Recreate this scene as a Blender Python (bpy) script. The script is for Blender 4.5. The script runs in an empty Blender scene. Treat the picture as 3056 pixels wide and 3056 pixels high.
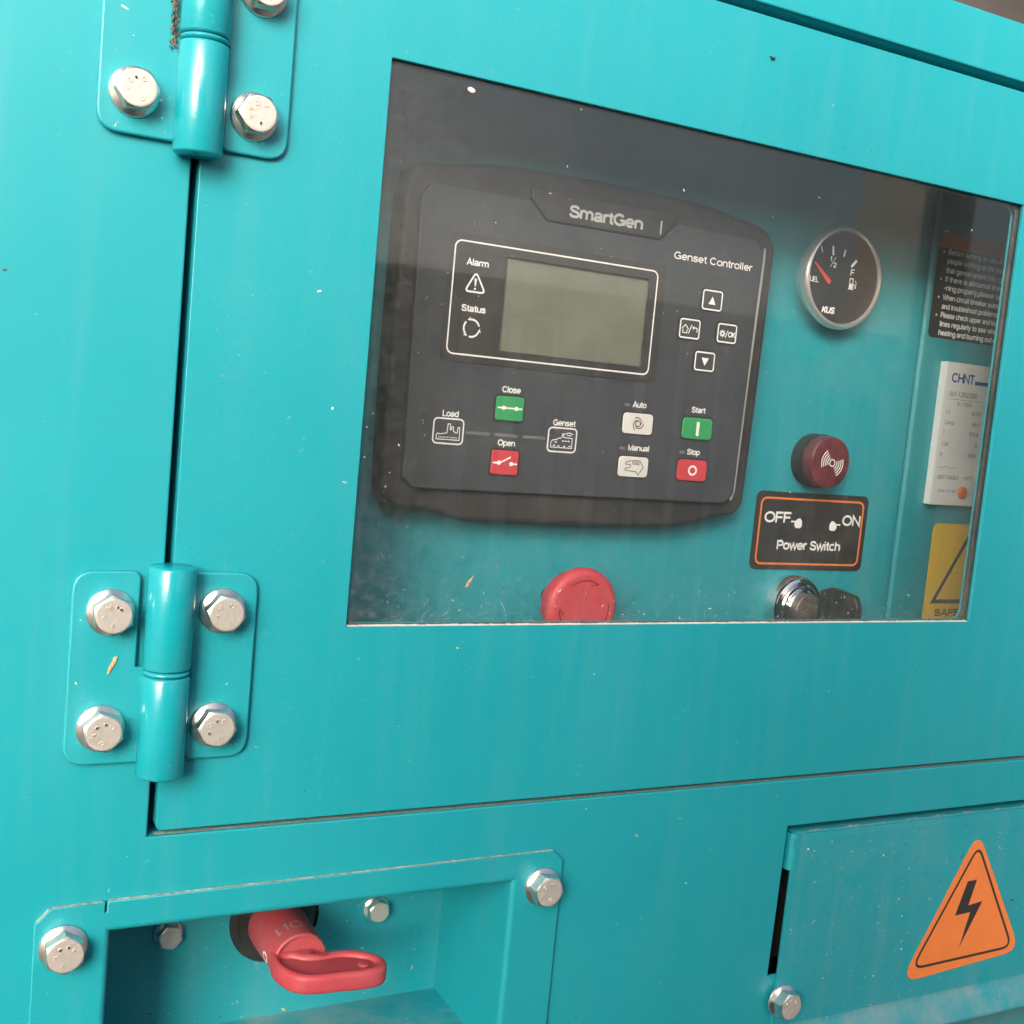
import bpy, bmesh, math, random
from mathutils import Vector, Matrix

random.seed(7)
scene = bpy.context.scene
COL = scene.collection
MM = 0.001
Z0 = 1.30                       # height of the window's upper edge above the yard

# ------------------------------------------------------------------ camera
cam_d = bpy.data.cameras.new("camera")
cam = bpy.data.objects.new("camera", cam_d)
COL.objects.link(cam)
scene.camera = cam
fwd = Vector((0.4683, 0.8784, -0.0958)).normalized()
right = Vector((0.8828, -0.4605, 0.0930))
right = (right - fwd * right.dot(fwd)).normalized()
up = right.cross(fwd)
rot = Matrix((right, up, -fwd)).transposed()
cam.matrix_world = Matrix.Translation((-0.16607, -0.44415, Z0 - 0.12539)) @ rot.to_4x4()
cam_d.sensor_width = 36.0
cam_d.lens = 36.0 * 3534.1 / 3056.0
cam_d.clip_start = 0.01
cam_d.clip_end = 500.0

# ------------------------------------------------------------------ sky, sun, exposure
SUN_FROM = Vector((-0.50, -0.80, 0.31)).normalized()
world = bpy.data.worlds.new("World")
scene.world = world
world.use_nodes = True
wn = world.node_tree
wn.nodes.clear()
sky = wn.nodes.new("ShaderNodeTexSky")
sky.sky_type = 'NISHITA'
sky.sun_disc = False
sky.sun_elevation = math.asin(SUN_FROM.z)
sky.sun_rotation = math.atan2(SUN_FROM.x, SUN_FROM.y)
sky.dust_density = 7.0
sky.air_density = 0.7
sky.ozone_density = 0.6
bg = wn.nodes.new("ShaderNodeBackground")
bg.inputs["Strength"].default_value = 0.085
wo = wn.nodes.new("ShaderNodeOutputWorld")
wn.links.new(sky.outputs[0], bg.inputs[0])
wn.links.new(bg.outputs[0], wo.inputs[0])
sun_d = bpy.data.lights.new("sun", 'SUN')
sun_d.energy = 1.5
sun_d.angle = math.radians(42)
sun_d.color = (1.0, 0.985, 0.965)
sun = bpy.data.objects.new("sun", sun_d)
COL.objects.link(sun)
sun.rotation_euler = (-SUN_FROM).to_track_quat('-Z', 'Y').to_euler()
scene.view_settings.view_transform = 'Standard'
scene.view_settings.look = 'None'
scene.view_settings.gamma = 1.0
scene.view_settings.use_curve_mapping = False
scene.view_settings.exposure = 1.77

# ------------------------------------------------------------------ materials
def newmat(name):
    m = bpy.data.materials.new(name)
    m.use_nodes = True
    nt = m.node_tree
    b = nt.nodes["Principled BSDF"]
    return m, nt, b

def setp(b, **k):
    for key, v in k.items():
        key = key.replace('_', ' ')
        if key in b.inputs:
            b.inputs[key].default_value = v

def N(nt, typ, **props):
    n = nt.nodes.new(typ)
    for k, v in props.items():
        setattr(n, k, v)
    return n

def noise(nt, scale, detail=4, rough=0.55, coord=None, dist=0.0):
    n = N(nt, "ShaderNodeTexNoise")
    n.inputs["Scale"].default_value = scale
    n.inputs["Detail"].default_value = detail
    n.inputs["Roughness"].default_value = rough
    n.inputs["Distortion"].default_value = dist
    nt.links.new(coord, n.inputs["Vector"])
    return n

def ramp(nt, src, p0, p1, c0=(0, 0, 0, 1), c1=(1, 1, 1, 1)):
    r = N(nt, "ShaderNodeValToRGB")
    r.color_ramp.elements[0].position = p0
    r.color_ramp.elements[1].position = p1
    r.color_ramp.elements[0].color = c0
    r.color_ramp.elements[1].color = c1
    nt.links.new(src, r.inputs[0])
    return r

def mixc(nt, fac, a, b):
    m = N(nt, "ShaderNodeMix", data_type='RGBA')
    if isinstance(fac, (int, float)):
        m.inputs[0].default_value = fac
    else:
        nt.links.new(fac, m.inputs[0])
    for s, i in ((a, 6), (b, 7)):
        if isinstance(s, tuple):
            m.inputs[i].default_value = s
        else:
            nt.links.new(s, m.inputs[i])
    return m.outputs[2]

def mathn(nt, op, a, b=None):
    m = N(nt, "ShaderNodeMath", operation=op)
    for i, s in enumerate((a, b)):
        if s is None:
            continue
        if isinstance(s, (int, float)):
            m.inputs[i].default_value = s
        else:
            nt.links.new(s, m.inputs[i])
    return m.outputs[0]

def worldcoord(nt):
    g = N(nt, "ShaderNodeNewGeometry")
    return g.outputs["Position"]

DUST = (0.42, 0.40, 0.35, 1)

def paint(name, col, dust=0.035, specks=0.45, rough=0.44, peel=0.10):
    """powder coated sheet steel: orange peel, dust film in patches, fine specks"""
    m, nt, b = newmat(name)
    pos = worldcoord(nt)
    n1 = noise(nt, 7.0, 5, 0.6, pos)
    n2 = noise(nt, 55.0, 4, 0.6, pos)
    n3 = noise(nt, 420.0, 2, 0.5, pos)
    n4 = noise(nt, 900.0, 3, 0.6, pos)
    tone = ramp(nt, n1.outputs[0], 0.3, 0.7,
                (col[0] * 0.93, col[1] * 0.95, col[2] * 0.95, 1),
                (col[0] * 1.1, col[1] * 1.04, col[2] * 1.03, 1))
    film = mathn(nt, 'MULTIPLY', ramp(nt, n1.outputs[0], 0.35, 0.8).outputs[0],
                 ramp(nt, n2.outputs[0], 0.3, 0.75).outputs[0])
    film = mathn(nt, 'MULTIPLY', film, dust * 1.2)
    mp = N(nt, "ShaderNodeMapping"); mp.inputs["Scale"].default_value = (70, 70, 5)
    nt.links.new(pos, mp.inputs["Vector"])
    runs = noise(nt, 1.0, 4, 0.6, mp.outputs[0], 0.3)
    film = mathn(nt, 'ADD', film, mathn(nt, 'MULTIPLY', ramp(nt, runs.outputs[0], 0.5, 0.8).outputs[0], 0.03 + dust * .4))
    grain = noise(nt, 1300.0, 2, 0.6, pos)
    spk = mathn(nt, 'MULTIPLY', ramp(nt, n3.outputs[0], 0.69, 0.75).outputs[0], 0.30 * specks)
    spk2 = mathn(nt, 'MULTIPLY', ramp(nt, n4.outputs[0], 0.66, 0.72).outputs[0], 0.22 * specks)
    f = mathn(nt, 'MINIMUM', mathn(nt, 'ADD', mathn(nt, 'ADD', film, spk), spk2), 0.9)
    gr = ramp(nt, grain.outputs[0], 0.3, 0.7, (.90, .92, .92, 1), (1, 1, 1, 1))
    mg = N(nt, "ShaderNodeMix", data_type='RGBA', blend_type='MULTIPLY'); mg.inputs[0].default_value = 1.0
    nt.links.new(tone.outputs[0], mg.inputs[6]); nt.links.new(gr.outputs[0], mg.inputs[7])
    c = mixc(nt, f, mg.outputs[2], DUST)
    nt.links.new(c, b.inputs["Base Color"])
    rr_ = mathn(nt, 'ADD', mathn(nt, 'MULTIPLY', f, 0.45), rough)
    nt.links.new(rr_, b.inputs["Roughness"])
    setp(b, Specular_IOR_Level=0.7)
    bump = N(nt, "ShaderNodeBump")
    bump.inputs["Strength"].default_value = peel
    bump.inputs["Distance"].default_value = 0.0006
    n5 = noise(nt, 260.0, 2, 0.5, pos)
    nt.links.new(n5.outputs[0], bump.inputs["Height"])
    dent = N(nt, "ShaderNodeBump")
    dent.inputs["Strength"].default_value = 0.25
    dent.inputs["Distance"].default_value = 0.003
    n6 = noise(nt, 9.0, 1, 0.4, pos)
    nt.links.new(n6.outputs[0], dent.inputs["Height"])
    nt.links.new(dent.outputs[0], bump.inputs["Normal"])
    nt.links.new(bump.outputs[0], b.inputs["Normal"])
    return m

def plain(name, col, rough=0.5, metal=0.0, spec=0.5, var=0.08, scale=90.0, bump=0.0, dust=0.0, coat=0.0):
    m, nt, b = newmat(name)
    pos = worldcoord(nt)
    n1 = noise(nt, scale, 4, 0.6, pos)
    r = ramp(nt, n1.outputs[0], 0.3, 0.7,
             tuple(c * (1 - var) for c in col) + (1,), tuple(min(1, c * (1 + var)) for c in col) + (1,))
    c = r.outputs[0]
    if dust > 0:
        n2 = noise(nt, 35.0, 6, 0.7, pos)
        n3 = noise(nt, 700.0, 2, 0.5, pos)
        d = mathn(nt, 'MULTIPLY', ramp(nt, n2.outputs[0], 0.35, 0.75).outputs[0], dust)
        d = mathn(nt, 'ADD', d, mathn(nt, 'MULTIPLY', ramp(nt, n3.outputs[0], 0.66, 0.72).outputs[0], dust))
        c = mixc(nt, d, c, DUST)
    nt.links.new(c, b.inputs["Base Color"])
    setp(b, Roughness=rough, Metallic=metal, Specular_IOR_Level=spec, Coat_Weight=coat, Coat_Roughness=0.08)
    if bump > 0:
        bm_ = N(nt, "ShaderNodeBump")
        bm_.inputs["Strength"].default_value = bump
        bm_.inputs["Distance"].default_value = 0.0003
        n4 = noise(nt, 1500.0, 2, 0.5, pos)
        nt.links.new(n4.outputs[0], bm_.inputs["Height"])
        nt.links.new(bm_.outputs[0], b.inputs["Normal"])
    return m

TEAL = (0.004, 0.322, 0.385)
M = {}
M['teal'] = paint("teal_paint", TEAL)
M['teal_dusty'] = paint("teal_paint_dusty", TEAL, dust=0.12, specks=1.1, rough=0.48)
M['teal_gloss'] = paint("teal_paint_gloss", TEAL, dust=0.05, specks=0.3, rough=0.21)
M['teal_floor'] = paint("teal_paint_dirty_floor", TEAL, dust=0.8, specks=1.6, rough=0.5)
M['zinc'] = plain("zinc_plated_steel", (0.78, 0.76, 0.72), 0.31, 1.0, var=0.06, scale=400, bump=0.15)
M['zinc_face'] = plain("dull_zinc_face", (0.72, 0.68, 0.62), 0.42, 0.6, var=0.07, scale=500, bump=0.2)
M['chrome'] = plain("chrome", (0.80, 0.80, 0.80), 0.10, 1.0, var=0.03)
M['satin_chrome'] = plain("satin_chrome", (0.86, 0.84, 0.80), 0.30, 0.75, var=0.04)
M['rubber'] = plain("black_rubber", (0.035, 0.036, 0.034), 0.75, dust=0.30)
M['black_plastic'] = plain("black_plastic", (0.022, 0.022, 0.023), 0.42, dust=0.06, bump=0.1)
M['bezel'] = plain("charcoal_plastic", (0.026, 0.025, 0.026), 0.48, dust=0.10, bump=0.2)
M['face'] = plain("dark_grey_membrane", (0.043, 0.049, 0.060), 0.5, dust=0.07, bump=0.1)
M['surround'] = plain("screen_surround", (0.036, 0.036, 0.037), 0.35, dust=0.08)
M['lcd'] = plain("grey_green_lcd", (0.165, 0.180, 0.142), 0.25, var=0.10, scale=45, dust=0.05, coat=0.4)
M['white_print'] = plain("white_print", (0.88, 0.87, 0.85), 0.6, var=0.05)
M['grey_print'] = plain("silver_print", (0.62, 0.62, 0.61), 0.5, var=0.05)
M['faint_mark'] = plain("faded_mark", (0.36, 0.22, 0.22), 0.6)
M['dark_print'] = plain("dark_print", (0.030, 0.028, 0.028), 0.6, var=0.05)
M['green_btn'] = plain("green_silicone", (0.035, 0.33, 0.115), 0.5, var=0.05)
M['red_btn'] = plain("red_silicone", (0.60, 0.055, 0.070), 0.5, var=0.05)
M['white_btn'] = plain("white_silicone", (0.72, 0.69, 0.66), 0.5, var=0.04)
M['led'] = plain("unlit_indicator", (0.17, 0.175, 0.18), 0.25)
M['estop'] = plain("red_mushroom_plastic", (0.60, 0.055, 0.075), 0.45, var=0.06, dust=0.05)
M['handle_red'] = plain("red_handle_plastic", (0.42, 0.042, 0.060), 0.5, var=0.10, dust=0.16, scale=60)
M['buzzer'] = plain("dark_red_translucent_plastic", (0.14, 0.018, 0.028), 0.22, var=0.35, scale=140, dust=0.08, coat=0.5)
M['rim_highlight'] = plain("painted_rim_light", (0.34, 0.33, 0.32), 0.4, var=0.06)
M['breaker'] = plain("pale_grey_moulding", (0.82, 0.82, 0.80), 0.5, var=0.03)
M['breaker_white'] = plain("off_white_moulding", (0.88, 0.86, 0.83), 0.5, var=0.03)
M['blue_print'] = plain("blue_print", (0.035, 0.10, 0.34), 0.6)
M['faint_print'] = plain("faint_grey_print", (0.33, 0.33, 0.325), 0.6)
M['orange_dot'] = plain("orange_button", (0.80, 0.17, 0.05), 0.4)
M['sticker_black'] = plain("black_vinyl", (0.026, 0.026, 0.026), 0.42, dust=0.10)
M['sticker_red'] = plain("red_vinyl", (0.85, 0.13, 0.04), 0.45, dust=0.10)
M['sticker_orange'] = plain("orange_vinyl", (0.86, 0.23, 0.05), 0.42, var=0.04, dust=0.05)
M['sticker_yellow'] = plain("yellow_vinyl", (0.88, 0.55, 0.022), 0.42, var=0.04, dust=0.05)
M['needle'] = plain("red_needle", (0.72, 0.085, 0.050), 0.5)
M['dial'] = plain("dial_black", (0.020, 0.019, 0.019), 0.45, dust=0.05)
M['plug'] = plain("worn_lock_metal", (0.20, 0.17, 0.155), 0.5, 0.6, var=0.2, scale=300)
M['straw'] = plain("dry_straw", (0.55, 0.36, 0.18), 0.8, var=0.25, scale=900)
M['fleck'] = plain("pale_flake", (0.70, 0.66, 0.58), 0.85, var=0.15, scale=900)
M['soil'] = plain("dark_soil_crumb", (0.09, 0.06, 0.045), 0.9, var=0.3, scale=900)
M['scuff'] = plain("pale_chip", (0.20, 0.45, 0.46), 0.7, var=0.2, scale=900)
M['cobweb'] = plain("grey_fibre", (0.42, 0.36, 0.30), 0.9, var=0.2, scale=900)
M['ledge'] = plain("settled_dust", (0.26, 0.36, 0.33), 0.95, var=0.35, scale=500)
M['grime'] = plain("packed_grime", (0.17, 0.13, 0.10), 0.95, var=0.5, scale=700)
M['black'] = plain("dark_void", (0.012, 0.013, 0.015), 0.8)
M['ground'] = plain("yard_concrete", (0.20, 0.175, 0.145), 0.85, var=0.2, scale=2.0)
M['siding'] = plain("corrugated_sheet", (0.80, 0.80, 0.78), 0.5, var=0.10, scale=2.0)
M['valley'] = plain("painted_valley_shade", (0.10, 0.11, 0.12), 0.6, var=0.2, scale=2.0)  # valley shade put into the colour so the reflected stripes show
M['fascia'] = plain("dark_fascia", (0.045, 0.05, 0.07), 0.6)
M['brown'] = plain("brown_steel", (0.085, 0.045, 0.032), 0.6)
M['grey_wall'] = plain("grey_brown_render", (0.035, 0.030, 0.029), 0.9, var=0.3, scale=4.0)

def make_glass():
    m, nt, b = newmat("dusty_window_pane")
    nt.nodes.remove(b)
    out = [n for n in nt.nodes if n.type == 'OUTPUT_MATERIAL'][0]
    pos = worldcoord(nt)
    sep = N(nt, "ShaderNodeSeparateXYZ")
    nt.links.new(pos, sep.inputs[0])
    lw = N(nt, "ShaderNodeLayerWeight")
    lw.inputs[0].default_value = 0.5
    fr = mathn(nt, 'ADD', mathn(nt, 'MULTIPLY', mathn(nt, 'POWER', lw.outputs["Facing"], 5.0), 0.93), 0.065)
    tr = N(nt, "ShaderNodeBsdfTransparent")
    tr.inputs[0].default_value = (0.985, 0.99, 0.988, 1)
    gl = N(nt, "ShaderNodeBsdfGlossy")
    gl.inputs["Roughness"].default_value = 0.03
    g = N(nt, "ShaderNodeMixShader")
    nt.links.new(fr, g.inputs[0]); nt.links.new(tr.outputs[0], g.inputs[1]); nt.links.new(gl.outputs[0], g.inputs[2])
    # dirt: thin even film, cloudy patches, grime gathered along the lower and left border, specks
    n1 = noise(nt, 16.0, 6, 0.65, pos, 0.4)
    n2 = noise(nt, 330.0, 8, 0.8, pos, 0.3)
    n3 = noise(nt, 620.0, 3, 0.6, pos)
    n4 = noise(nt, 230.0, 5, 0.75, pos, 1.5)
    low = N(nt, "ShaderNodeMapRange"); low.inputs[1].default_value = Z0 - 0.150; low.inputs[2].default_value = Z0 - 0.226
    nt.links.new(sep.outputs[2], low.inputs[0])
    lowp = mathn(nt, 'POWER', low.outputs[0], 2.0)
    lef = N(nt, "ShaderNodeMapRange"); lef.inputs[1].default_value = 0.075; lef.inputs[2].default_value = -0.004
    nt.links.new(sep.outputs[0], lef.inputs[0])
    lefp = mathn(nt, 'POWER', lef.outputs[0], 2.0)
    patch = ramp(nt, n1.outputs[0], 0.35, 0.75).outputs[0]
    fine = ramp(nt, n2.outputs[0], 0.42, 0.72).outputs[0]
    fib = ramp(nt, n4.outputs[0], 0.60, 0.68).outputs[0]
    spk = ramp(nt, n3.outputs[0], 0.68, 0.74).outputs[0]
    edge = mathn(nt, 'ADD', mathn(nt, 'MULTIPLY', lowp, 0.8), mathn(nt, 'MULTIPLY', lefp, 0.35))
    f = mathn(nt, 'ADD', mathn(nt, 'MULTIPLY', patch, 0.025), 0.020)
    f = mathn(nt, 'ADD', f, mathn(nt, 'MULTIPLY', fine, 0.030))
    f = mathn(nt, 'ADD', f, mathn(nt, 'MULTIPLY', mathn(nt, 'MULTIPLY', edge, fine), 0.20))
    f = mathn(nt, 'ADD', f, mathn(nt, 'MULTIPLY', mathn(nt, 'MULTIPLY', edge, fib), 0.30))
    f = mathn(nt, 'ADD', f, mathn(nt, 'MULTIPLY', spk, 0.11))
    f = mathn(nt, 'MINIMUM', f, 0.9)
    df = N(nt, "ShaderNodeBsdfDiffuse")
    df.inputs[0].default_value = (0.37, 0.385, 0.35, 1)
    mx = N(nt, "ShaderNodeMixShader")
    nt.links.new(f, mx.inputs[0]); nt.links.new(g.outputs[0], mx.inputs[1]); nt.links.new(df.outputs[0], mx.inputs[2])
    nt.links.new(mx.outputs[0], out.inputs[0])
    # inner surface: clean glass
    m2, nt2, b2 = newmat("clear_pane")
    nt2.nodes.remove(b2)
    out2 = [n for n in nt2.nodes if n.type == 'OUTPUT_MATERIAL'][0]
    lw2 = N(nt2, "ShaderNodeLayerWeight"); lw2.inputs[0].default_value = 0.5
    fr2 = mathn(nt2, 'ADD', mathn(nt2, 'MULTIPLY', mathn(nt2, 'POWER', lw2.outputs["Facing"], 5.0), 0.95), 0.045)
    tr2 = N(nt2, "ShaderNodeBsdfTransparent"); tr2.inputs[0].default_value = (0.99, 0.995, 0.992, 1)
    gl2 = N(nt2, "ShaderNodeBsdfGlossy"); gl2.inputs["Roughness"].default_value = 0.03
    g2 = N(nt2, "ShaderNodeMixShader")
    nt2.links.new(fr2, g2.inputs[0]); nt2.links.new(tr2.outputs[0], g2.inputs[1]); nt2.links.new(gl2.outputs[0], g2.inputs[2])
    nt2.links.new(g2.outputs[0], out2.inputs[0])
    return m, m2
M['glass'], M['glass_clear'] = make_glass()

# ------------------------------------------------------------------ builders
# local frame of every thing: x to the right, y up, z out of the cabinet front (mm)
ROT = (math.pi / 2, 0, 0)

def thing(name, label, cat, at=(0, 0, 0), group=None, kind=None, spin=0.0):
    """Empty at panel coordinates at=(x, up, out) in mm"""
    o = bpy.data.objects.new(name, None)
    o.empty_display_size = 0.02
    COL.objects.link(o)
    o.matrix_world = Matrix.Translation((at[0] * MM, -at[2] * MM, Z0 + at[1] * MM)) @ \
        Matrix.Rotation(math.pi / 2, 4, 'X') @ Matrix.Rotation(spin, 4, 'Z')
    tag(o, label, cat, group, kind)
    return o

def tag(o, label=None, cat=None, group=None, kind=None):
    if label: o["label"] = label
    if cat: o["category"] = cat
    if group: o["group"] = group
    if kind: o["kind"] = kind
    return o

def finish(me, angle=35):
    me.polygons.foreach_set("use_smooth", [True] * len(me.polygons))
    me.set_sharp_from_angle(angle=math.radians(angle))
    # keep large flat faces truly flat: crease every edge between a flat cap and its rounded rim
    area = [p.area for p in me.polygons]
    if area and max(area) > 1e-5:
        nz = {}
        for p in me.polygons:
            flat = abs(p.normal.z) > 0.9999
            for k in p.edge_keys:
                nz.setdefault(k, []).append(flat)
        att = me.attributes.get("sharp_edge") or me.attributes.new("sharp_edge", 'BOOLEAN', 'EDGE')
        for e in me.edges:
            fl = nz.get(tuple(sorted(e.vertices)), ())
            if len(fl) == 2 and fl[0] != fl[1]:
                att.data[e.index].value = True
    me.update()

def link(name, me, mats, parent, angle=35):
    if not isinstance(mats, (list, tuple)):
        mats = [mats]
    if len(me.materials) == 0:
        for m in mats:
            me.materials.append(m)
    finish(me, angle)
    o = bpy.data.objects.new(name, me)
    COL.objects.link(o)
    if parent is not None:
        o.parent = parent
    return o

def from_lists(name, v, f, mat, parent, angle=35, scale=MM, mats=None, idx=None):
    me = bpy.data.meshes.new(name)
    me.from_pydata([(a * scale, b * scale, c * scale) for a, b, c in v], [], f)
    if mats:
        for m in mats: me.materials.append(m)
        if idx: me.polygons.foreach_set("material_index", idx)
    me.validate()
    return link(name, me, mat, parent, angle)

def rr(x0, y0, x1, y1, r, n=6):
    """rounded rectangle, counter-clockwise; r a number or (bl, br, tr, tl)"""
    if not isinstance(r, (list, tuple)): r = (r,) * 4
    out = []
    for (cx, cy, a0, q) in ((x0 + r[0], y0 + r[0], 180, r[0]), (x1 - r[1], y0 + r[1], 270, r[1]),
                            (x1 - r[2], y1 - r[2], 0, r[2]), (x0 + r[3], y1 - r[3], 90, r[3])):
        if q <= 0:
            out.append((cx, cy)); continue
        for i in range(n + 1):
            a = math.radians(a0 + 90 * i / n)
            out.append((cx + q * math.cos(a), cy + q * math.sin(a)))
    return out

def circ(cx, cy, r, n=40):
    return [(cx + r * math.cos(2 * math.pi * i / n), cy + r * math.sin(2 * math.pi * i / n)) for i in range(n)]

def roundpoly(pts, r, n=5):
    """round every corner of a polygon"""
    out = []
    L = len(pts)
    for i in range(L):
        p = Vector(pts[i]); a = Vector(pts[i - 1]); b = Vector(pts[(i + 1) % L])
        q = r[i] if isinstance(r, (list, tuple)) else r
        if q <= 0:
            out.append(tuple(p)); continue
        u = (a - p).normalized(); v = (b - p).normalized()
        ang = u.angle(v)
        d = min(q / math.tan(ang / 2), (a - p).length * .49, (b - p).length * .49)
        s = p + u * d; e = p + v * d
        for k in range(n + 1):
            t = k / n
            out.append(tuple(s * (1 - t) ** 2 + p * 2 * t * (1 - t) + e * t * t))
    return out

def smooth(pts, n=6, closed=True):
    """Catmull-Rom through points"""
    out = []
    L = len(pts)
    rng = range(L) if closed else range(L - 1)
    for i in rng:
        if closed:
            p0, p1, p2, p3 = (Vector(pts[(i + k - 1) % L]) for k in range(4))
        else:
            p0, p1, p2, p3 = (Vector(pts[min(max(i + k - 1, 0), L - 1)]) for k in range(4))
        for k in range(n):
            t = k / n
            out.append(tuple(0.5 * ((2 * p1) + (p2 - p0) * t + (2 * p0 - 5 * p1 + 4 * p2 - p3) * t * t +
                                    (3 * p1 - p0 - 3 * p2 + p3) * t ** 3)))
    if not closed: out.append(tuple(pts[-1]))
    return out

def plate(name, loops, w0, w1, mat, parent, bevel=0.0, res=2, angle=35):
    """flat plate between w0 and w1 from an outline and holes; rounded edges through the curve bevel"""
    cu = bpy.data.curves.new(name, 'CURVE')
    cu.dimensions = '2D'
    cu.fill_mode = 'BOTH'
    for lp in loops:
        sp = cu.splines.new('POLY')
        sp.points.add(len(lp) - 1)
        for p, q in zip(sp.points, lp):
            p.co = (q[0] * MM, q[1] * MM, 0, 1)
        sp.use_cyclic_u = True
    half = (w1 - w0) / 2
    bevel = min(bevel, half)
    cu.extrude = (half - bevel) * MM
    cu.bevel_depth = bevel * MM
    cu.bevel_resolution = res
    cu.offset = -bevel * MM
    o = bpy.data.objects.new(name, cu)
    me = bpy.data.meshes.new_from_object(o)
    bpy.data.objects.remove(o)
    bpy.data.curves.remove(cu)
    me.name = name
    me.transform(Matrix.Translation((0, 0, (w0 + w1) / 2 * MM)))
    bm = bmesh.new(); bm.from_mesh(me)
    bmesh.ops.remove_doubles(bm, verts=bm.verts, dist=1e-7)
    bmesh.ops.recalc_face_normals(bm, faces=bm.faces)
    bm.to_mesh(me); bm.free()
    return link(name, me, mat, parent, angle)

def lathe(name, prof, mat, parent, c=(0, 0), n=48, angle=35):
    """profile [(radius, out)] turned about the axis that points out of the panel"""
    v, f = [], []
    for (r, w) in prof:
        for i in range(n):
            a = 2 * math.pi * i / n
            v.append((c[0] + r * math.cos(a), c[1] + r * math.sin(a), w))
    for k in range(len(prof) - 1):
        for i in range(n):
            j = (i + 1) % n
            f.append((k * n + i, k * n + j, (k + 1) * n + j, (k + 1) * n + i))
    if prof[0][0] > 1e-6: f.append(tuple(range(n))[::-1])
    if prof[-1][0] > 1e-6: f.append(tuple((len(prof) - 1) * n + i for i in range(n)))
    o = from_lists(name, v, f, mat, parent, angle)
    bm = bmesh.new(); bm.from_mesh(o.data)
    bmesh.ops.remove_doubles(bm, verts=bm.verts, dist=1e-7)
    bmesh.ops.recalc_face_normals(bm, faces=bm.faces)
    bm.to_mesh(o.data); bm.free(); finish(o.data, angle)
    return o

def box(name, x0, x1, y0, y1, w0, w1, mat, parent, bev=0.0):
    bm = bmesh.new()
    bmesh.ops.create_cube(bm, size=1)
    for q in bm.verts:
        q.co = ((x0 if q.co.x < 0 else x1) * MM, (y0 if q.co.y < 0 else y1) * MM, (w0 if q.co.z < 0 else w1) * MM)
    if bev > 0:
        bmesh.ops.bevel(bm, geom=bm.edges, offset=bev * MM, segments=2, affect='EDGES', profile=0.5)
    me = bpy.data.meshes.new(name); bm.to_mesh(me); bm.free()
    return link(name, me, mat, parent)

def ribbon(pts, width, closed=False):
    """mitred flat line as a list of quads"""
    L = len(pts); P = [Vector(p) for p in pts]
    left, rgt = [], []
    for i in range(L):
        a = P[i - 1] if (i > 0 or closed) else None
        b = P[(i + 1) % L] if (i < L - 1 or closed) else None
        d1 = (P[i] - a).normalized() if a is not None else None
        d2 = (b - P[i]).normalized() if b is not None else None
        if d1 is None: d1 = d2
        if d2 is None: d2 = d1
        n1 = Vector((-d1.y, d1.x)); n2 = Vector((-d2.y, d2.x))
        m = (n1 + n2)
        if m.length < 1e-6: m = n1.copy()
        m.normalize()
        k = width / 2 / max(0.45, m.dot(n1))
        left.append(P[i] + m * k); rgt.append(P[i] - m * k)
    out = []
    for i in range(L if closed else L - 1):
        j = (i + 1) % L
        out.append([tuple(rgt[i]), tuple(rgt[j]), tuple(left[j]), tuple(left[i])])
    return out

def arc(cx, cy, r, a0, a1, n=14, ry=None):
    ry = r if ry is None else ry
    return [(cx + r * math.cos(math.radians(a0 + (a1 - a0) * i / n)),
             cy + ry * math.sin(math.radians(a0 + (a1 - a0) * i / n))) for i in range(n + 1)]

def printed(name, polys, w, mat, parent):
    """flat ink on a surface"""
    v, f = [], []
    for p in polys:
        a = sum(p[i - 1][0] * p[i][1] - p[i][0] * p[i - 1][1] for i in range(len(p)))
        if a < 0: p = p[::-1]
        s = len(v)
        v += [(q[0], q[1], w) for q in p]
        f.append(tuple(range(s, s + len(p))))
    return from_lists(name, v, f, mat, parent)

def text_mesh(body, bold=0.0):
    cu = bpy.data.curves.new("lettering", 'FONT')
    cu.body = body
    cu.size = 1.0
    cu.offset = bold
    cu.resolution_u = 3
    o = bpy.data.objects.new("lettering", cu)
    me = bpy.data.meshes.new_from_object(o)
    bpy.data.objects.remove(o)
    bpy.data.curves.remove(cu)
    return me

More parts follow.
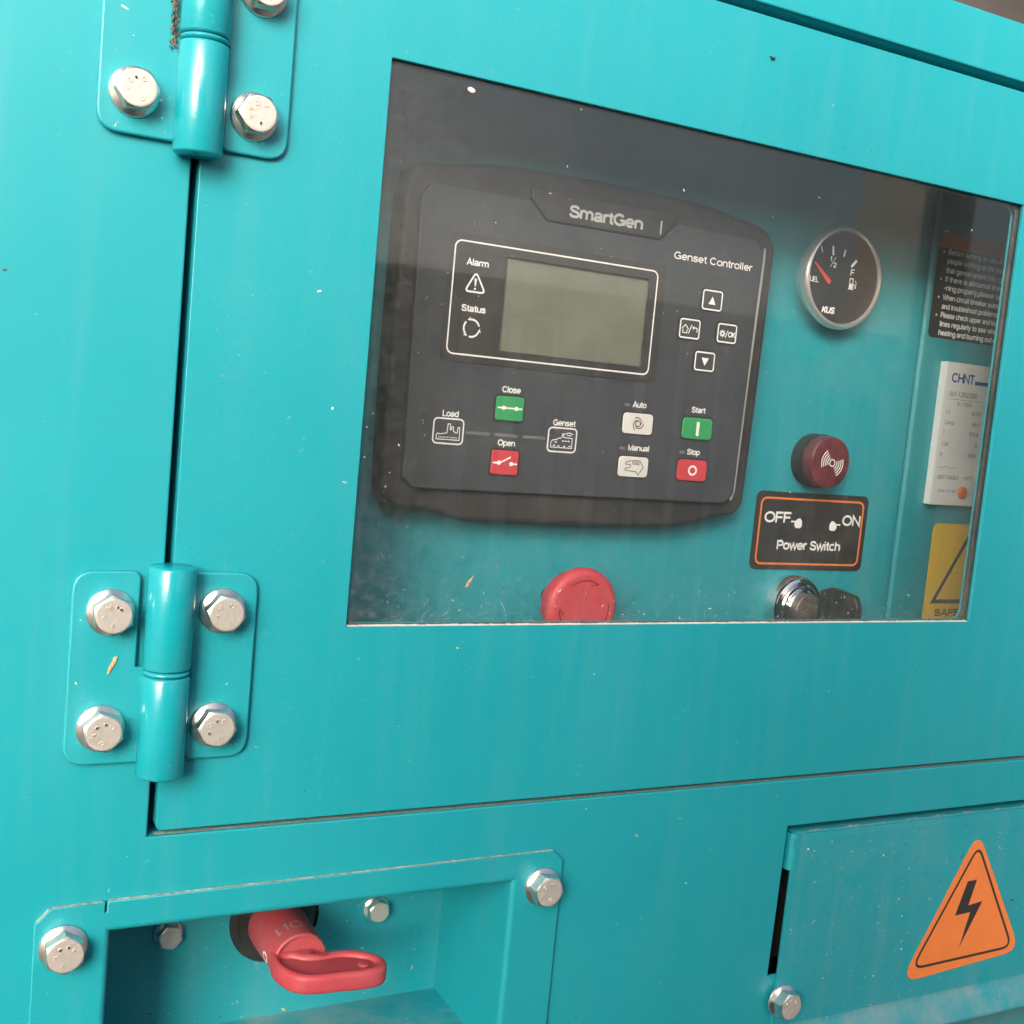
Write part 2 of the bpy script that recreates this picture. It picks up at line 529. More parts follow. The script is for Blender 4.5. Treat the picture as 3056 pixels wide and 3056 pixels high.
# monoline grotesque capitals and small letters, cap height 7 units
def _e(cx, cy, rx, ry, a0, a1, n=12):
    return [(cx + rx * math.cos(math.radians(a0 + (a1 - a0) * i / n)), cy + ry * math.sin(math.radians(a0 + (a1 - a0) * i / n))) for i in range(n + 1)]
def _o(cx, cy, rx, ry): return ('C', _e(cx, cy, rx, ry, 0, 360, 22)[:-1])
def _l(*p): return ('L', list(p))
def _s(*p): return ('L', smooth(list(p), 5, False))
_bowl = _o(2.55, 2.65, 1.95, 2.2)
_arch = lambda x0, x1: ('L', [(x0, 2.6)] + _e((x0 + x1) / 2, 3.1, (x1 - x0) / 2, 1.72, 180, 0, 10) + [(x1, 0)])
GLYPH = {
 ' ': (2.6, []), 'A': (5.8, [_l((.35, 0), (2.9, 6.8), (5.45, 0)), _l((1.3, 2.3), (4.5, 2.3))]),
 'B': (5.4, [_l((.6, 0), (.6, 7)), ('L', [(.6, 6.5), (3, 6.5)] + _e(3, 5.05, 1.5, 1.45, 90, -90, 8) + [(.6, 3.6)]), ('L', [(3, 3.6)] + _e(3.2, 2.05, 1.6, 1.55, 90, -90, 8) + [(.6, .5)])]),
 'C': (6.2, [('L', _e(3.2, 3.5, 2.65, 3.0, 42, 318, 18))]), 'D': (6, [('L', [(.6, .5), (.6, 6.5), (2.6, 6.5)] + _e(2.6, 3.5, 2.7, 3.0, 90, -90, 12) + [(.6, .5)])]),
 'E': (5.2, [_l((4.7, 6.5), (.6, 6.5), (.6, .5), (4.8, .5)), _l((.6, 3.6), (4.4, 3.6))]), 'F': (4.9, [_l((4.6, 6.5), (.6, 6.5), (.6, 0)), _l((.6, 3.5), (4.2, 3.5))]),
 'G': (6.5, [('L', _e(3.2, 3.5, 2.7, 3.0, 42, 325, 18)), _l((3.5, 3.3), (5.8, 3.3), (5.8, .3))]), 'H': (5.7, [_l((.6, 0), (.6, 7)), _l((5, 0), (5, 7)), _l((.6, 3.6), (5, 3.6))]),
 'I': (1.9, [_l((.9, 0), (.9, 7))]), 'K': (5.4, [_l((.6, 0), (.6, 7)), _l((4.9, 7), (.7, 2.6)), _l((2.1, 4.0), (5.1, 0))]), 'L': (4.7, [_l((.6, 7), (.6, .5), (4.5, .5))]),
 'M': (6.4, [_l((.6, 0), (.6, 6.6), (3.2, .4), (5.8, 6.6), (5.8, 0))]), 'N': (5.8, [_l((.6, 0), (.6, 6.7), (5.1, .3), (5.1, 7))]), 'O': (6.7, [_o(3.35, 3.5, 2.8, 3.0)]),
 'P': (5.2, [('L', [(.6, 0), (.6, 6.5), (3.1, 6.5)] + _e(3.1, 4.85, 1.7, 1.65, 90, -90, 8) + [(.6, 3.2)])]),
 'R': (5.6, [('L', [(.6, 0), (.6, 6.5), (3.1, 6.5)] + _e(3.1, 4.95, 1.7, 1.55, 90, -90, 8) + [(.6, 3.4)]), _l((3.2, 3.3), (4.2, 2.6), (4.8, 0))]),
 'S': (5.5, [_s((4.6, 5.1), (4.1, 6.2), (2.7, 6.5), (1.2, 6.1), (.8, 5.0), (1.4, 4.1), (2.8, 3.6), (4.3, 3.0), (4.9, 1.9), (4.3, .8), (2.8, .5), (1.1, .9), (.5, 2.1))]),
 'T': (5.1, [_l((.1, 6.5), (5, 6.5)), _l((2.55, 6.5), (2.55, 0))]), 'U': (5.7, [('L', [(.6, 7), (.6, 2.6)] + _e(2.8, 2.6, 2.2, 2.1, 180, 360, 12) + [(5, 7)])]),
 'V': (5.5, [_l((.3, 6.9), (2.75, .3), (5.2, 6.9))]), 'W': (7.8, [_l((.3, 6.9), (2.2, .4), (3.9, 6.6), (5.6, .4), (7.5, 6.9))]), 'Y': (5.4, [_l((.3, 6.9), (2.7, 3.1), (5.1, 6.9)), _l((2.7, 3.1), (2.7, 0))]), 'Z': (5.2, [_l((.4, 6.5), (4.7, 6.5), (.5, .5), (4.8, .5))]),
 'a': (4.9, [_s((.75, 3.6), (1.2, 4.5), (2.4, 4.85), (3.6, 4.5), (3.95, 3.5), (3.95, 1.6), (4.05, .8), (4.6, .4)), _s((3.9, 2.9), (2.6, 2.65), (1.1, 2.3), (.55, 1.5), (.9, .75), (1.9, .45), (3.1, .8), (3.9, 1.7))]),
 'b': (5.1, [_l((.6, 0), (.6, 7)), _bowl]), 'c': (4.7, [('L', _e(2.5, 2.65, 1.95, 2.2, 45, 315, 16))]), 'd': (5.1, [_l((4.5, 0), (4.5, 7)), _bowl]),
 'e': (5.0, [('L', [(.7, 2.7), (4.4, 2.7)] + _e(2.5, 2.65, 1.9, 2.2, 12, 318, 16))]), 'f': (2.7, [_s((2.7, 6.5), (1.9, 6.4), (1.45, 5.6), (1.4, 4.4)), _l((1.4, 4.5), (1.4, 0)), _l((.2, 4.8), (2.6, 4.8))]),
 'g': (5.1, [_bowl, ('L', [(4.5, 5.2), (4.5, -.2)] + _e(2.6, -.2, 1.9, 1.5, 0, -150, 9))]), 'h': (4.8, [_l((.6, 0), (.6, 7)), _arch(.6, 4.1)]), 'i': (1.8, [_l((.8, 0), (.8, 5.2)), _l((.8, 6.0), (.8, 7))]),
 'k': (4.4, [_l((.6, 0), (.6, 7)), _l((3.9, 5.2), (.8, 2.1)), _l((1.8, 3.1), (4.1, 0))]), 'l': (1.8, [_l((.8, 0), (.8, 7))]), 'm': (7.4, [_l((.6, 0), (.6, 5.2)), _arch(.6, 3.6), _arch(3.6, 6.6)]),
 'n': (4.8, [_l((.6, 0), (.6, 5.2)), _arch(.6, 4.1)]), 'o': (5.1, [_o(2.55, 2.65, 2.05, 2.2)]), 'p': (5.1, [_l((.6, -2), (.6, 5.2)), _bowl]), 'q': (5.1, [_l((4.5, -2), (4.5, 5.2)), _bowl]),
 'r': (3.0, [_l((.6, 0), (.6, 5.2)), _s((.6, 2.9), (1.1, 4.2), (1.9, 4.8), (2.9, 4.75))]),
 's': (4.5, [_s((3.8, 3.6), (3.3, 4.5), (2.2, 4.85), (1.0, 4.45), (.75, 3.6), (1.4, 3.0), (2.4, 2.7), (3.5, 2.2), (3.9, 1.4), (3.3, .7), (2.2, .45), (1.0, .8), (.5, 1.7))]),
 't': (2.7, [_s((1.3, 6.6), (1.3, 4.0), (1.3, 1.4), (1.6, .7), (2.6, .5)), _l((.1, 4.8), (2.5, 4.8))]), 'u': (4.8, [('L', [(.6, 5.2), (.6, 2.2)] + _e(2.35, 2.2, 1.75, 1.72, 180, 360, 10)), _l((4.1, 0), (4.1, 5.2))]),
 'v': (4.4, [_l((.3, 5.1), (2.2, .3), (4.1, 5.1))]), 'w': (6.4, [_l((.3, 5.1), (1.8, .3), (3.2, 4.9), (4.6, .3), (6.1, 5.1))]), 'x': (4.4, [_l((.4, 5.2), (4.0, 0)), _l((4.0, 5.2), (.4, 0))]),
 'y': (4.4, [_l((.3, 5.1), (2.25, .2)), _s((4.1, 5.1), (2.3, .2), (1.7, -1.2), (.5, -1.6))]), 'z': (4.3, [_l((.4, 4.75), (3.9, 4.75), (.4, .5), (3.9, .5))]),
 '0': (5.2, [_o(2.6, 3.5, 2.0, 3.0)]), '1': (5.2, [_l((1.0, 5.2), (2.7, 6.4), (2.7, 0))]), '2': (5.2, [_s((.7, 4.8), (1.2, 6.1), (2.6, 6.5), (4.1, 6.0), (4.4, 4.8), (3.6, 3.4), (1.6, 1.8), (.6, .5)), _l((.5, .5), (4.6, .5))]),
 '3': (5.2, [_s((.7, 5.2), (1.3, 6.3), (2.6, 6.5), (4.0, 6.0), (4.2, 4.8), (3.4, 3.8), (2.2, 3.6)), _s((2.2, 3.6), (3.8, 3.3), (4.5, 2.0), (3.8, .8), (2.5, .5), (1.1, .8), (.5, 1.9))]),
 '4': (5.2, [_l((3.6, 0), (3.6, 6.6), (.5, 2.0), (4.9, 2.0))]), '5': (5.2, [_l((4.3, 6.5), (1.2, 6.5), (.8, 3.4)), _s((.8, 3.4), (2.4, 4.3), (4.0, 3.6), (4.5, 2.2), (3.8, .9), (2.4, .5), (1.1, .8), (.5, 1.7))]),
 '8': (5.2, [_o(2.6, 5.05, 1.6, 1.45), _o(2.6, 2.05, 2.0, 1.55)]), '/': (3.0, [_l((.1, -.2), (2.8, 7.1))]), '-': (3.2, [_l((.4, 2.8), (2.7, 2.8))]), '.': (2.2, [_l((.6, .5), (1.6, .5))]), ',': (2.2, [_l((1.2, 1.0), (.7, -1.2))]),
 '+': (5.2, [_l((.5, 3.2), (4.7, 3.2)), _l((2.6, 1.1), (2.6, 5.3))]), '\u00b0': (3.0, [_o(1.5, 5.9, .9, .9)]),
}
def lettering(body, x0, x1, yb, cap, w, mat, parent, bold=0.0, slant=0.0, name="lettering"):
    """monoline text between x0 and x1, baseline yb, capital height cap (mm); each stroke a hair above the last"""
    weight = (1.12 + bold * 24) * cap / 7.0
    total = sum(GLYPH[c][0] for c in body)
    sy = cap / 7.0
    sx = (x1 - x0) / (total - .3)
    v, f = [], []; pen = 0.0; k = 0
    for c in body:
        adv, strokes = GLYPH[c]
        for kind, pts in strokes:
            q = [(x0 + (pen + a) * sx + b * sy * slant, yb + b * sy) for a, b in pts]
            ww = w + (k % 3) * 0.012; k += 1
            for quad in ribbon(q, weight, kind == 'C'):
                s = len(v); v += [(a, b, ww) for a, b in quad]; f.append((s, s + 1, s + 2, s + 3))
        pen += adv
    return from_lists(name, v, f, mat, parent)

# ------------------------------------------------------------------ the yard and what the pane reflects
def world_box(name, x0, x1, y0, y1, z0, z1, mat):
    bm = bmesh.new(); bmesh.ops.create_cube(bm, size=1)
    for q in bm.verts:
        q.co = (x0 if q.co.x < 0 else x1, y0 if q.co.y < 0 else y1, z0 if q.co.z < 0 else z1)
    me = bpy.data.meshes.new(name); bm.to_mesh(me); bm.free()
    return link(name, me, mat, None)

gme = bpy.data.meshes.new("ground")
gme.from_pydata([(-60, -60, 0), (60, -60, 0), (60, 60, 0), (-60, 60, 0)], [], [(0, 1, 2, 3)])
tag(link("ground", gme, M['ground'], None), kind="structure")

def corrugated():
    v, f = [], []
    n = 0
    x = -4.0
    top = 1.52
    while x < 4.35:
        y = -4.15 - 0.03 * x
        for dx, dy in ((0, 0), (0.08, 0), (0.115, 0.085), (0.195, 0.085)):
            v.append((x + dx, y + dy, 0)); v.append((x + dx, y + dy, top)); n += 1
        x += 0.23
    for i in range(n - 1):
        f.append((2 * i, 2 * i + 2, 2 * i + 3, 2 * i + 1))
    e = bpy.data.objects.new("corrugated_fence", None); COL.objects.link(e)
    tag(e, "corrugated metal fence in the yard, seen only as stripes reflected in the window", "fence")
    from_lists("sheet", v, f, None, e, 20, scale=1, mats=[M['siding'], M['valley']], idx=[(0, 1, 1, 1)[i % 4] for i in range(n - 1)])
    b = world_box("top_rail", -4.0, 4.35, -4.25, -4.02, 1.523, 1.66, M['fascia']); b.parent = e
    for px in (-3.6, -1.2, 1.2, 3.6):
        q = world_box("post", px - .04, px + .04, -4.42, -4.34, 0, 1.5, M['fascia']); q.parent = e
corrugated()
def pillar():
    e = bpy.data.objects.new("gate_pillar", None); COL.objects.link(e)
    tag(e, "brown steel pillar in the yard, reflected dark at the right of the window", "pillar")
    q = world_box("column", 4.42, 4.78, -4.5, -4.05, 0, 3.2, M['brown']); q.parent = e
    q = world_box("cap", 4.38, 4.82, -4.54, -4.01, 3.2, 3.28, M['fascia']); q.parent = e
pillar()
def column():  # added and unseen: a block placed to shade the cabinet's lower right
    e = bpy.data.objects.new("shade_blocker", None); COL.objects.link(e)
    tag(e, "dark canopy column behind the viewpoint that shades the cabinet's lower right", "column")
    for n_, b_ in (("blocker_body", (-.52, .10, -1.04, -.84, 0, 1.59)), ("blocker_top", (-.55, .13, -1.07, -.81, 1.592, 1.61)), ("blocker_foot", (-.58, .16, -1.14, -.78, .002, .03))):
        q = world_box(n_, *b_, M['grey_wall']); q.parent = e
column()
gw = world_box("rear_wall", -1.0, 4.5, 1.6, 1.8, 0, 4.2, M['grey_wall'])
tag(gw, "grey brown wall blurred beyond the top edge of the cabinet", "wall")

# ------------------------------------------------------------------ cabinet
CX0, CX1, CTOP, CBOT = -430, 760, 88.8, -860
DX0, DX1, DTOP, DBOT = -70.0, 640.0, 55.6, -301.8        # door leaf
OX0, OX1, OTOP, OBOT = -73.0, 643.0, 60.7, -304.2        # door opening

cab = thing("generator_cabinet", "teal painted steel generator cabinet filling the whole picture", "cabinet")
plate("front_panel", [rr(CX0, CBOT, CX1, CTOP, 1),
                      rr(OX0, OBOT, OX1, OTOP, 0.6)[::-1],
                      rr(-88.5, -427, 91, -335.5, 1)[::-1],
                      [(244.5, -408.3), (246.2, -328.7), (600, -328.7), (600, -408.3)][::-1]],
      -2.0, 0.0, M['teal'], cab, 0.7, 2)
# folded rim round the door opening
plate("opening_rim", [rr(OX0 - 1.5, OBOT - 1.5, OX1 + 1.5, OTOP + 1.5, .5), rr(OX0, OBOT, OX1, OTOP, .5)[::-1]],
      -22, -2.05, M['teal'], cab, 0.2, 1)
# body behind the front
box("top_panel", CX0, CX1, CTOP - 2, CTOP - .3, -700, -2.1, M['teal'], cab)
box("side_panel", CX0, CX0 + 2, CBOT, CTOP - 2.1, -700, -2.1, M['teal'], cab)
box("side_panel", CX1 - 2, CX1, CBOT, CTOP - 2.1, -700, -2.1, M['teal'], cab)
box("back_panel", CX0, CX1, CBOT, CTOP - 2.1, -702, -700.1, M['teal'], cab)
box("skid", CX0 - 20, CX1 + 20, -1300, CBOT - 1, -720, 10, M['black_plastic'], cab, 4)
# instrument bay behind the door
box("bay_top", OX0 - 2, OX1 + 2, 66, 68, -140, -22.1, M['teal'], cab)
box("bay_floor", OX0 - 2, OX1 + 2, -310, -308, -140, -22.1, M['teal'], cab)
box("bay_side", -78, -76, -307.9, 65.9, -140, -22.1, M['teal'], cab)
box("bay_side", 646, 648, -307.9, 65.9, -140, -22.1, M['teal'], cab)

# ------------------------------------------------------------------ door
door = thing("cabinet_door", "teal steel door with a wide viewing window hung on two left hinges", "door")
WIN = (0, -223.1, 357.3, 0)
plate("door_skin", [rr(DX0, DBOT, DX1, DTOP, 2.2, 4), rr(*WIN, 0.4, 2)[::-1]], -1.6, 0.5, M['teal'], door, 0.25, 1)
plate("folded_edge", [rr(DX0 + .05, DBOT + .05, DX1 - .05, DTOP - .05, 2.4, 4), rr(DX0 + 2, DBOT + 2, DX1 - 2, DTOP - 2, 1, 4)[::-1]],
      -18, 0.2, M['teal'], door, 0.9, 3)
plate("window_gasket", [rr(-9, -232, 366, 9, 8), rr(.1, -223.0, 357.2, -.1, 6.5, 8)[::-1]], -6.3, -4.1, M['rubber'], door, 0.5, 2)
plate("glazing_frame", [rr(-14, -237, 371, 14, 4), rr(0.2, -222.9, 357.1, -.2, 6.0, 8)[::-1]], -7.7, -6.4, M['teal'], door, 0.4, 2)
pane = box("window_pane", -8, 365, -231, 8, -4.0, -1.75, M['glass'], door)
pane.data.materials.append(M['glass_clear'])
for q in pane.data.polygons:
    q.material_index = 0 if q.normal.z > 0.5 else 1
# grimy lower edge of the window cut-out
rng = random.Random(3)
v, f = [], []
x = 0.6
while x < 356:
    st = rng.uniform(1.2, 4.5)
    h0 = -222.95 + rng.uniform(.12, .4); 
    s = len(v)
    v += [(x, -223.02, -1.5), (x + st, -223.02, -1.5), (x + st, -223.02, .42), (x, -223.02, .42),
          (x, h0, -1.5), (x + st, -222.95 + rng.uniform(.1, .45), -1.5),
          (x + st, -222.98, .40), (x, -222.98, .40)]
    f += [(s + 4, s + 5, s + 6, s + 7), (s + 3, s + 2, s + 6, s + 7)]
    x += st + 0.02
o = from_lists("sill_grime", v, f, M['fleck'], door); o["kind"] = "stuff"

# ------------------------------------------------------------------ hinges
def hinge(dx, dz, label):
    """butt hinge: leaves 3 mm thick, two barrels and a washer; local origin at its centre"""
    h = thing("door_hinge", label, "hinge", (-71.4 + dx, -237.4 + dz, 0.0), "hinges of the cabinet door")
    # left leaf: notch beside the upper barrel
    lf = [(-34.2, -36.2), (-4, -36.2), (-4, 0.2), (-10.3, 0.2), (-10.3, 36.2), (-34.2, 36.2)]
    plate("leaf", [roundpoly(lf, (8, 0, 0, 0.8, 3.5, 8))], 0.02, 3.0, M['teal'], h, 0.8, 3)
    rf = [(33.6, 36.2), (4, 36.2), (4, 0.8), (9.6, 0.8), (9.6, -36.2), (33.6, -36.2)]
    plate("leaf", [roundpoly(rf, (8, 0, 0, 0.8, 2.5, 8))], 0.52, 3.0, M['teal'], h, 0.8, 3)
    def barrel(name, y0, y1, r, mat):
        n = 40; v, f = [], []
        ch = 0.7
        prof = [(0.0, y0), (r - ch * 1.3, y0), (r - .25, y0 + ch * .6), (r, y0 + ch * 1.3), (r, y1 - ch * 1.3), (r - .25, y1 - ch * .6), (r - ch * 1.3, y1), (0.0, y1)]
        for (q, y) in prof:
            for i in range(n):
                a = 2 * math.pi * i / n
                v.append((q * math.cos(a), y, 7.0 + q * math.sin(a)))
        for k in range(len(prof) - 1):
            for i in range(n):
                j = (i + 1) % n
                f.append((k * n + i, (k + 1) * n + i, (k + 1) * n + j, k * n + j))
        ob = from_lists(name, v, f, mat, h, 50)
        bm = bmesh.new(); bm.from_mesh(ob.data); bmesh.ops.remove_doubles(bm, verts=bm.verts, dist=1e-7)
        bmesh.ops.recalc_face_normals(bm, faces=bm.faces); bm.to_mesh(ob.data); bm.free(); finish(ob.data, 50)
        return ob
    barrel("barrel", 0.6, 39.0, 8.75, M['teal_gloss'])
    barrel("washer", -1.55, 0.35, 8.6, M['teal_gloss'])
    barrel("barrel", -40.2, -1.8, 8.75, M['teal_gloss'])
    return h
hinge(0, 0, "lower teal hinge with four bolts, beside the window's bottom left corner")
hinge(-1.2, 227.0, "upper teal hinge cut off by the top of the picture")

# ------------------------------------------------------------------ flange bolts
def bolt_mesh(k, big):
    n = 48
    hexr = lambda a: 6.5 / math.cos(((a + math.pi / 6) % (math.pi / 3)) - math.pi / 6)
    rows = []
    rows.append([(8.75, 0.0)] * n)
    rows.append([(8.8, 0.5)] * n)
    rows.append([(8.5, 1.15)] * n)
    v = []; f = []
    def ring(fn):
        s = len(v)
        for i in range(n):
            a = 2 * math.pi * i / n
            r, w = fn(a)
            v.append((r * k * math.cos(a), r * k * math.sin(a), w * k))
        return s
    flange = [ring(lambda a, r=r: r[0]) for r in rows]
    flange.append(ring(lambda a: (hexr(a) * 0.99, 2.5 - (hexr(a) - 6.5) * .35)))
    fr_faces = []
    for s0, s1 in zip(flange[:-1], flange[1:]):
        for i in range(n):
            j = (i + 1) % n; fr_faces.append((s0 + i, s0 + j, s1 + j, s1 + i))
    return v, fr_faces, hexr

def make_bolt(name, label, at, k=1.0, spin=0.0, group=None, marks=0):
    t = thing(name, label, "bolt", at, group, spin=spin)
    v, ff, hexr = bolt_mesh(k, True)
    from_lists("flange", v, ff, M['zinc'], t, 18)
    n = 48; v = []; f = []
    def ring(fn):
        s = len(v)
        for i in range(n):
            a = 2 * math.pi * i / n
            r, w = fn(a)
            v.append((r * k * math.cos(a), r * k * math.sin(a), w * k))
        return s
    top = 8.0; ri = 6.25
    r0 = ring(lambda a: (hexr(a), 1.9))
    r1 = ring(lambda a: (hexr(a), top - max(0.0, hexr(a) - ri) * 0.62))
    r2 = ring(lambda a: (ri, top))
    for s0, s1 in ((r0, r1), (r1, r2)):
        for i in range(n):
            j = (i + 1) % n; f.append((s0 + i, s0 + j, s1 + j, s1 + i))
    from_lists("head", v, f, M['zinc'], t, 22)
    v = []; f = []
    r2 = ring(lambda a: (ri, top)); r3 = ring(lambda a: (6.05, top + .06)); r4 = ring(lambda a: (5.5, top + .08)); r5 = ring(lambda a: (2.2, top + .08))
    for s0, s1 in ((r2, r3), (r3, r4), (r4, r5)):
        for i in range(n):
            j = (i + 1) % n; f.append((s0 + i, s0 + j, s1 + j, s1 + i))
    f.append(tuple(r5 + i for i in range(n)))
    from_lists("head_face", v, f, M['zinc_face'], t, 40)
    # raised forging marks round the face
    rg = random.Random(marks)
    v = []; f = []
    def bar(cx, cy, ang, ln, wd=.62):
        c_, s_ = math.cos(ang), math.sin(ang); s = len(v)
        for w in (top + .05, top + .33):
            for a, b in ((-ln / 2, -wd / 2), (ln / 2, -wd / 2), (ln / 2, wd / 2), (-ln / 2, wd / 2)):
                v.append(((cx + a * c_ - b * s_) * k, (cy + a * s_ + b * c_) * k, w * k))
        f.extend([(s + 4, s + 5, s + 6, s + 7), (s, s + 1, s + 5, s + 4), (s + 1, s + 2, s + 6, s + 5), (s + 2, s + 3, s + 7, s + 6), (s + 3, s, s + 4, s + 7)])
    for base in (0.6, 1.25, 2.1, 3.0, 4.5):
        a = base + rg.uniform(-.15, .15); R_ = 3.6
        cx, cy = R_ * math.cos(a), R_ * math.sin(a)
        typ = rg.randrange(4)
        if typ == 0:
            for q in range(6): bar(cx + .7 * math.cos(q * 1.047), cy + .7 * math.sin(q * 1.047), q * 1.047 + 1.57, .75, .3)
        elif typ == 1:
            bar(cx, cy, a, 1.7); bar(cx - .5 * math.sin(a), cy + .5 * math.cos(a), a + .8, 1.1)
        elif typ == 2:
            bar(cx, cy, a + .5, 1.6); bar(cx + .9 * math.sin(a), cy - .9 * math.cos(a), a - .5, 1.4)
        else:
            bar(cx, cy, a + 1.57, 1.3); bar(cx * .88, cy * .88, a + 1.57, 1.0); bar(cx * .94, cy * .94, a, .9)
    from_lists("forging_marks", v, f, M['zinc_face'], t, 20)
    return t

GB = "flange bolts of the hinges"
bolts = [
    (-91.9, -216.3, 3.0, .10, "bolt at the upper left of the lower hinge"),
    (-93.0, -259.5, 3.0, .20, "bolt at the lower left of the lower hinge"),
    (-51.2, -215.8, 3.0, .35, "bolt at the upper right of the lower hinge"),
    (-51.7, -260.0, 3.0, .48, "bolt at the lower right of the lower hinge"),
    (-94.6, -32.2, 3.0, .55, "bolt at the lower left of the upper hinge"),
    (-52.4, -32.8, 3.0, .52, "bolt at the lower right of the upper hinge"),
    (-52.0, 11.2, 3.0, .50, "bolt half cut off at the top of the picture, on the upper hinge"),
]
for i, (x, y, w, s, lab) in enumerate(bolts):
    make_bolt("flange_bolt", "zinc plated " + lab, (x, y, w), 1.0, s, GB, i)

# ------------------------------------------------------------------ recessed switch box
sw = thing("switch_recess_box", "teal recessed box with chamfered flange holding the red battery switch", "recess box")
fl = [(-111.6, -436), (112.6, -436), (112.6, -331.9), (107.3, -326.8),
      (-86.2, -327.2), (-86.3, -331.6), (-87.2, -331.6), (-87.1, -327.5), (-106.4, -327.7), (-111.8, -333.3)]
plate("flange", [fl, rr(-87.2, -425.6, 89.6, -337.0, .3)[::-1]], 0.03, 2.2, M['teal'], sw, 0.45, 2)
D = -66.0
def recess_walls():
    # folded walls with a rounded bend to the flange
    def wall(name, pts, a0, a1, horizontal, mat):
        v, f = [], []
        for (q, w) in pts:
            if horizontal: v += [(a0, q, w), (a1, q, w)]
            else: v += [(q, a0, w), (q, a1, w)]
        for i in range(len(pts) - 1):
            f.append((2 * i, 2 * i + 1, 2 * i + 3, 2 * i + 2))
        from_lists(name, v, f, mat, sw, 60)
    def bend(e, s):   # e inner face position, s direction towards the flange
        R_ = 2.6
        pts = [(e + s * (R_ + .7), 2.26)]
        for i in range(7):
            a = math.pi / 2 * i / 6
            pts.append((e + s * R_ * (1 - math.sin(a)), 2.28 - R_ * (1 - math.cos(a))))
        pts.append((e, D)); return pts
    wall("side_wall", bend(87.0, 1), -424.0, -337.0, False, M['teal'])
    wall("side_wall", bend(-84.6, -1), -424.0, -337.0, False, M['teal'])
    wall("top_wall", bend(-339.6, 1), -87.4, 89.8, True, M['teal'])
    wall("bottom_wall", bend(-423.0, -1), -84.6, 87.0, True, M['teal_floor'])
recess_walls()
plate("back_wall", [rr(-85, -424, 87.4, -339.2, .5), circ(1.6, -375.6, 21.2, 48)[::-1]], D - 1.6, D, M['teal_dusty'], sw, 0.3, 1)

rs = thing("rotary_switch", "red rotary battery switch handle on a black base inside the recess", "switch", (1.0, -376.4, D))
lathe("base_disc", [(27, -9), (27, -2.2), (20.4, -2.1), (20.2, -0.6), (17, 0.1), (16.5, 2.0), (13.2, 2.2), (13.0, 4.0)], M['black_plastic'], rs)
hd = lathe("handle", [(13.0, 3.0), (13.1, 9.0), (12.2, 36.0), (11.9, 40.0), (11.3, 40.6), (10.6, 40.5), (10.2, 39.3), (9.6, 39.1), (0.0, 39.0)], M['handle_red'], rs, n=56, angle=30)
# lever: a thick plate lying across the axle, hollowed on top (plan in x and out)
def lever():
    # outline in (x, out) relative to axle/base: out = -y - D
    o_pts = [(-13.4, 36.0), (-15.0, 46.0), (-13.0, 55.0), (-8.0, 61.8), (0.0, 64.4), (8, 65.0), (20, 66.2), (27.5, 65.0),
             (31.2, 60.5), (31.4, 54.0), (27.5, 48.5), (21.5, 44.6), (14.5, 43.0), (9.5, 43.6), (6.5, 45.2), (4, 42), (9, 36.0), (8, 30), (-10, 30)]
    i_pts = [(-10.6, 42.5), (-10.2, 51.5), (-5.0, 58.6), (2.0, 60.4), (10, 61.0), (20, 62.0), (25.6, 60.5), (27.0, 56.0),
             (23.6, 51.2), (17.5, 47.8), (12.0, 46.8), (5.5, 47.0), (-1, 45.5), (-6, 42.0)]
    return [(a + 1.2, b) for a, b in smooth(o_pts, 4)], [(a + 1.2, b) for a, b in smooth(i_pts, 4)]
lo, li = lever()
def lever_plate(name, loops, y0, y1, bev):
    ob = plate(name, loops, y0, y1, M['handle_red'], hd, bev, 3, 40)
    # local plate frame (x, out, thickness) -> (x, y, w)
    ob.data.transform(Matrix(((1, 0, 0, 0), (0, 0, 1, 0), (0, 1, 0, 0), (0, 0, 0, 1))))
    ob.data.flip_normals(); finish(ob.data, 40)
    return ob
lever_plate("lever_rim", [lo, li[::-1]], -4.4, 4.2, 2.2)
lever_plate("lever_web", [li], -3.8, 2.3, 0.2)
nub = lever_plate("lever_nub", [circ(23, 57, 2.6, 20)], 2.2, 3.4, 0.6)
def wrap_text(body, a_c, y_off, w_c, height, width_ang, flip, mat, parent, r):
    """lettering wrapped on the barrel of the handle"""
    me = text_mesh(body, 0.01)
    xs = [q.co.x for q in me.vertices]; ys = [q.co.y for q in me.vertices]
    a, b, c_, d_ = min(xs), max(xs), min(ys), max(ys)
    for q in me.vertices:
        u = (q.co.x - a) / (b - a) - .5; t = (q.co.y - c_) / (d_ - c_) - .5
        if flip: u, t = -u, -t
        an = a_c - u * width_ang
        w = w_c + t * (-height) * (-1)
        rad = r(w) + 0.08
        q.co = (rad * math.cos(an) * MM, rad * math.sin(an) * MM, w * MM)
    me.name = "lettering"
    link("lettering", me, mat, parent)
rfun = lambda w: 13.1 - (w - 9) / 27 * 0.9
wrap_text("ON", math.radians(104), 0, 31.5, 6.5, math.radians(58), True, M['faint_mark'], hd, rfun)
wrap_text("O", math.radians(190), 0, 29.5, 6.0, math.radians(24), False, M['white_print'], hd, rfun)
box("pointer_ridge", -1.2, 1.2, 12.4, 13.6, 6, 14, M['handle_red'], hd, .4)

GF = "flange bolts of the recessed switch box"
make_bolt("flange_bolt", "zinc plated bolt at the left corner of the recess flange", (-101.4, -342.8, 2.2), 1.0, .02, GF, 21)
make_bolt("flange_bolt", "zinc plated bolt at the right corner of the recess flange", (102.3, -342.5, 2.2), 1.0, .35, GF, 22)
GR = "small bolts inside the recess"
make_bolt("flange_bolt", "small worn bolt left of the red switch handle inside the recess", (-47.3, -376.2, D), .74, .3, GR, 23)
make_bolt("flange_bolt", "small worn bolt right of the red switch handle inside the recess", (51.6, -376.6, D), .74, .15, GR, 24)

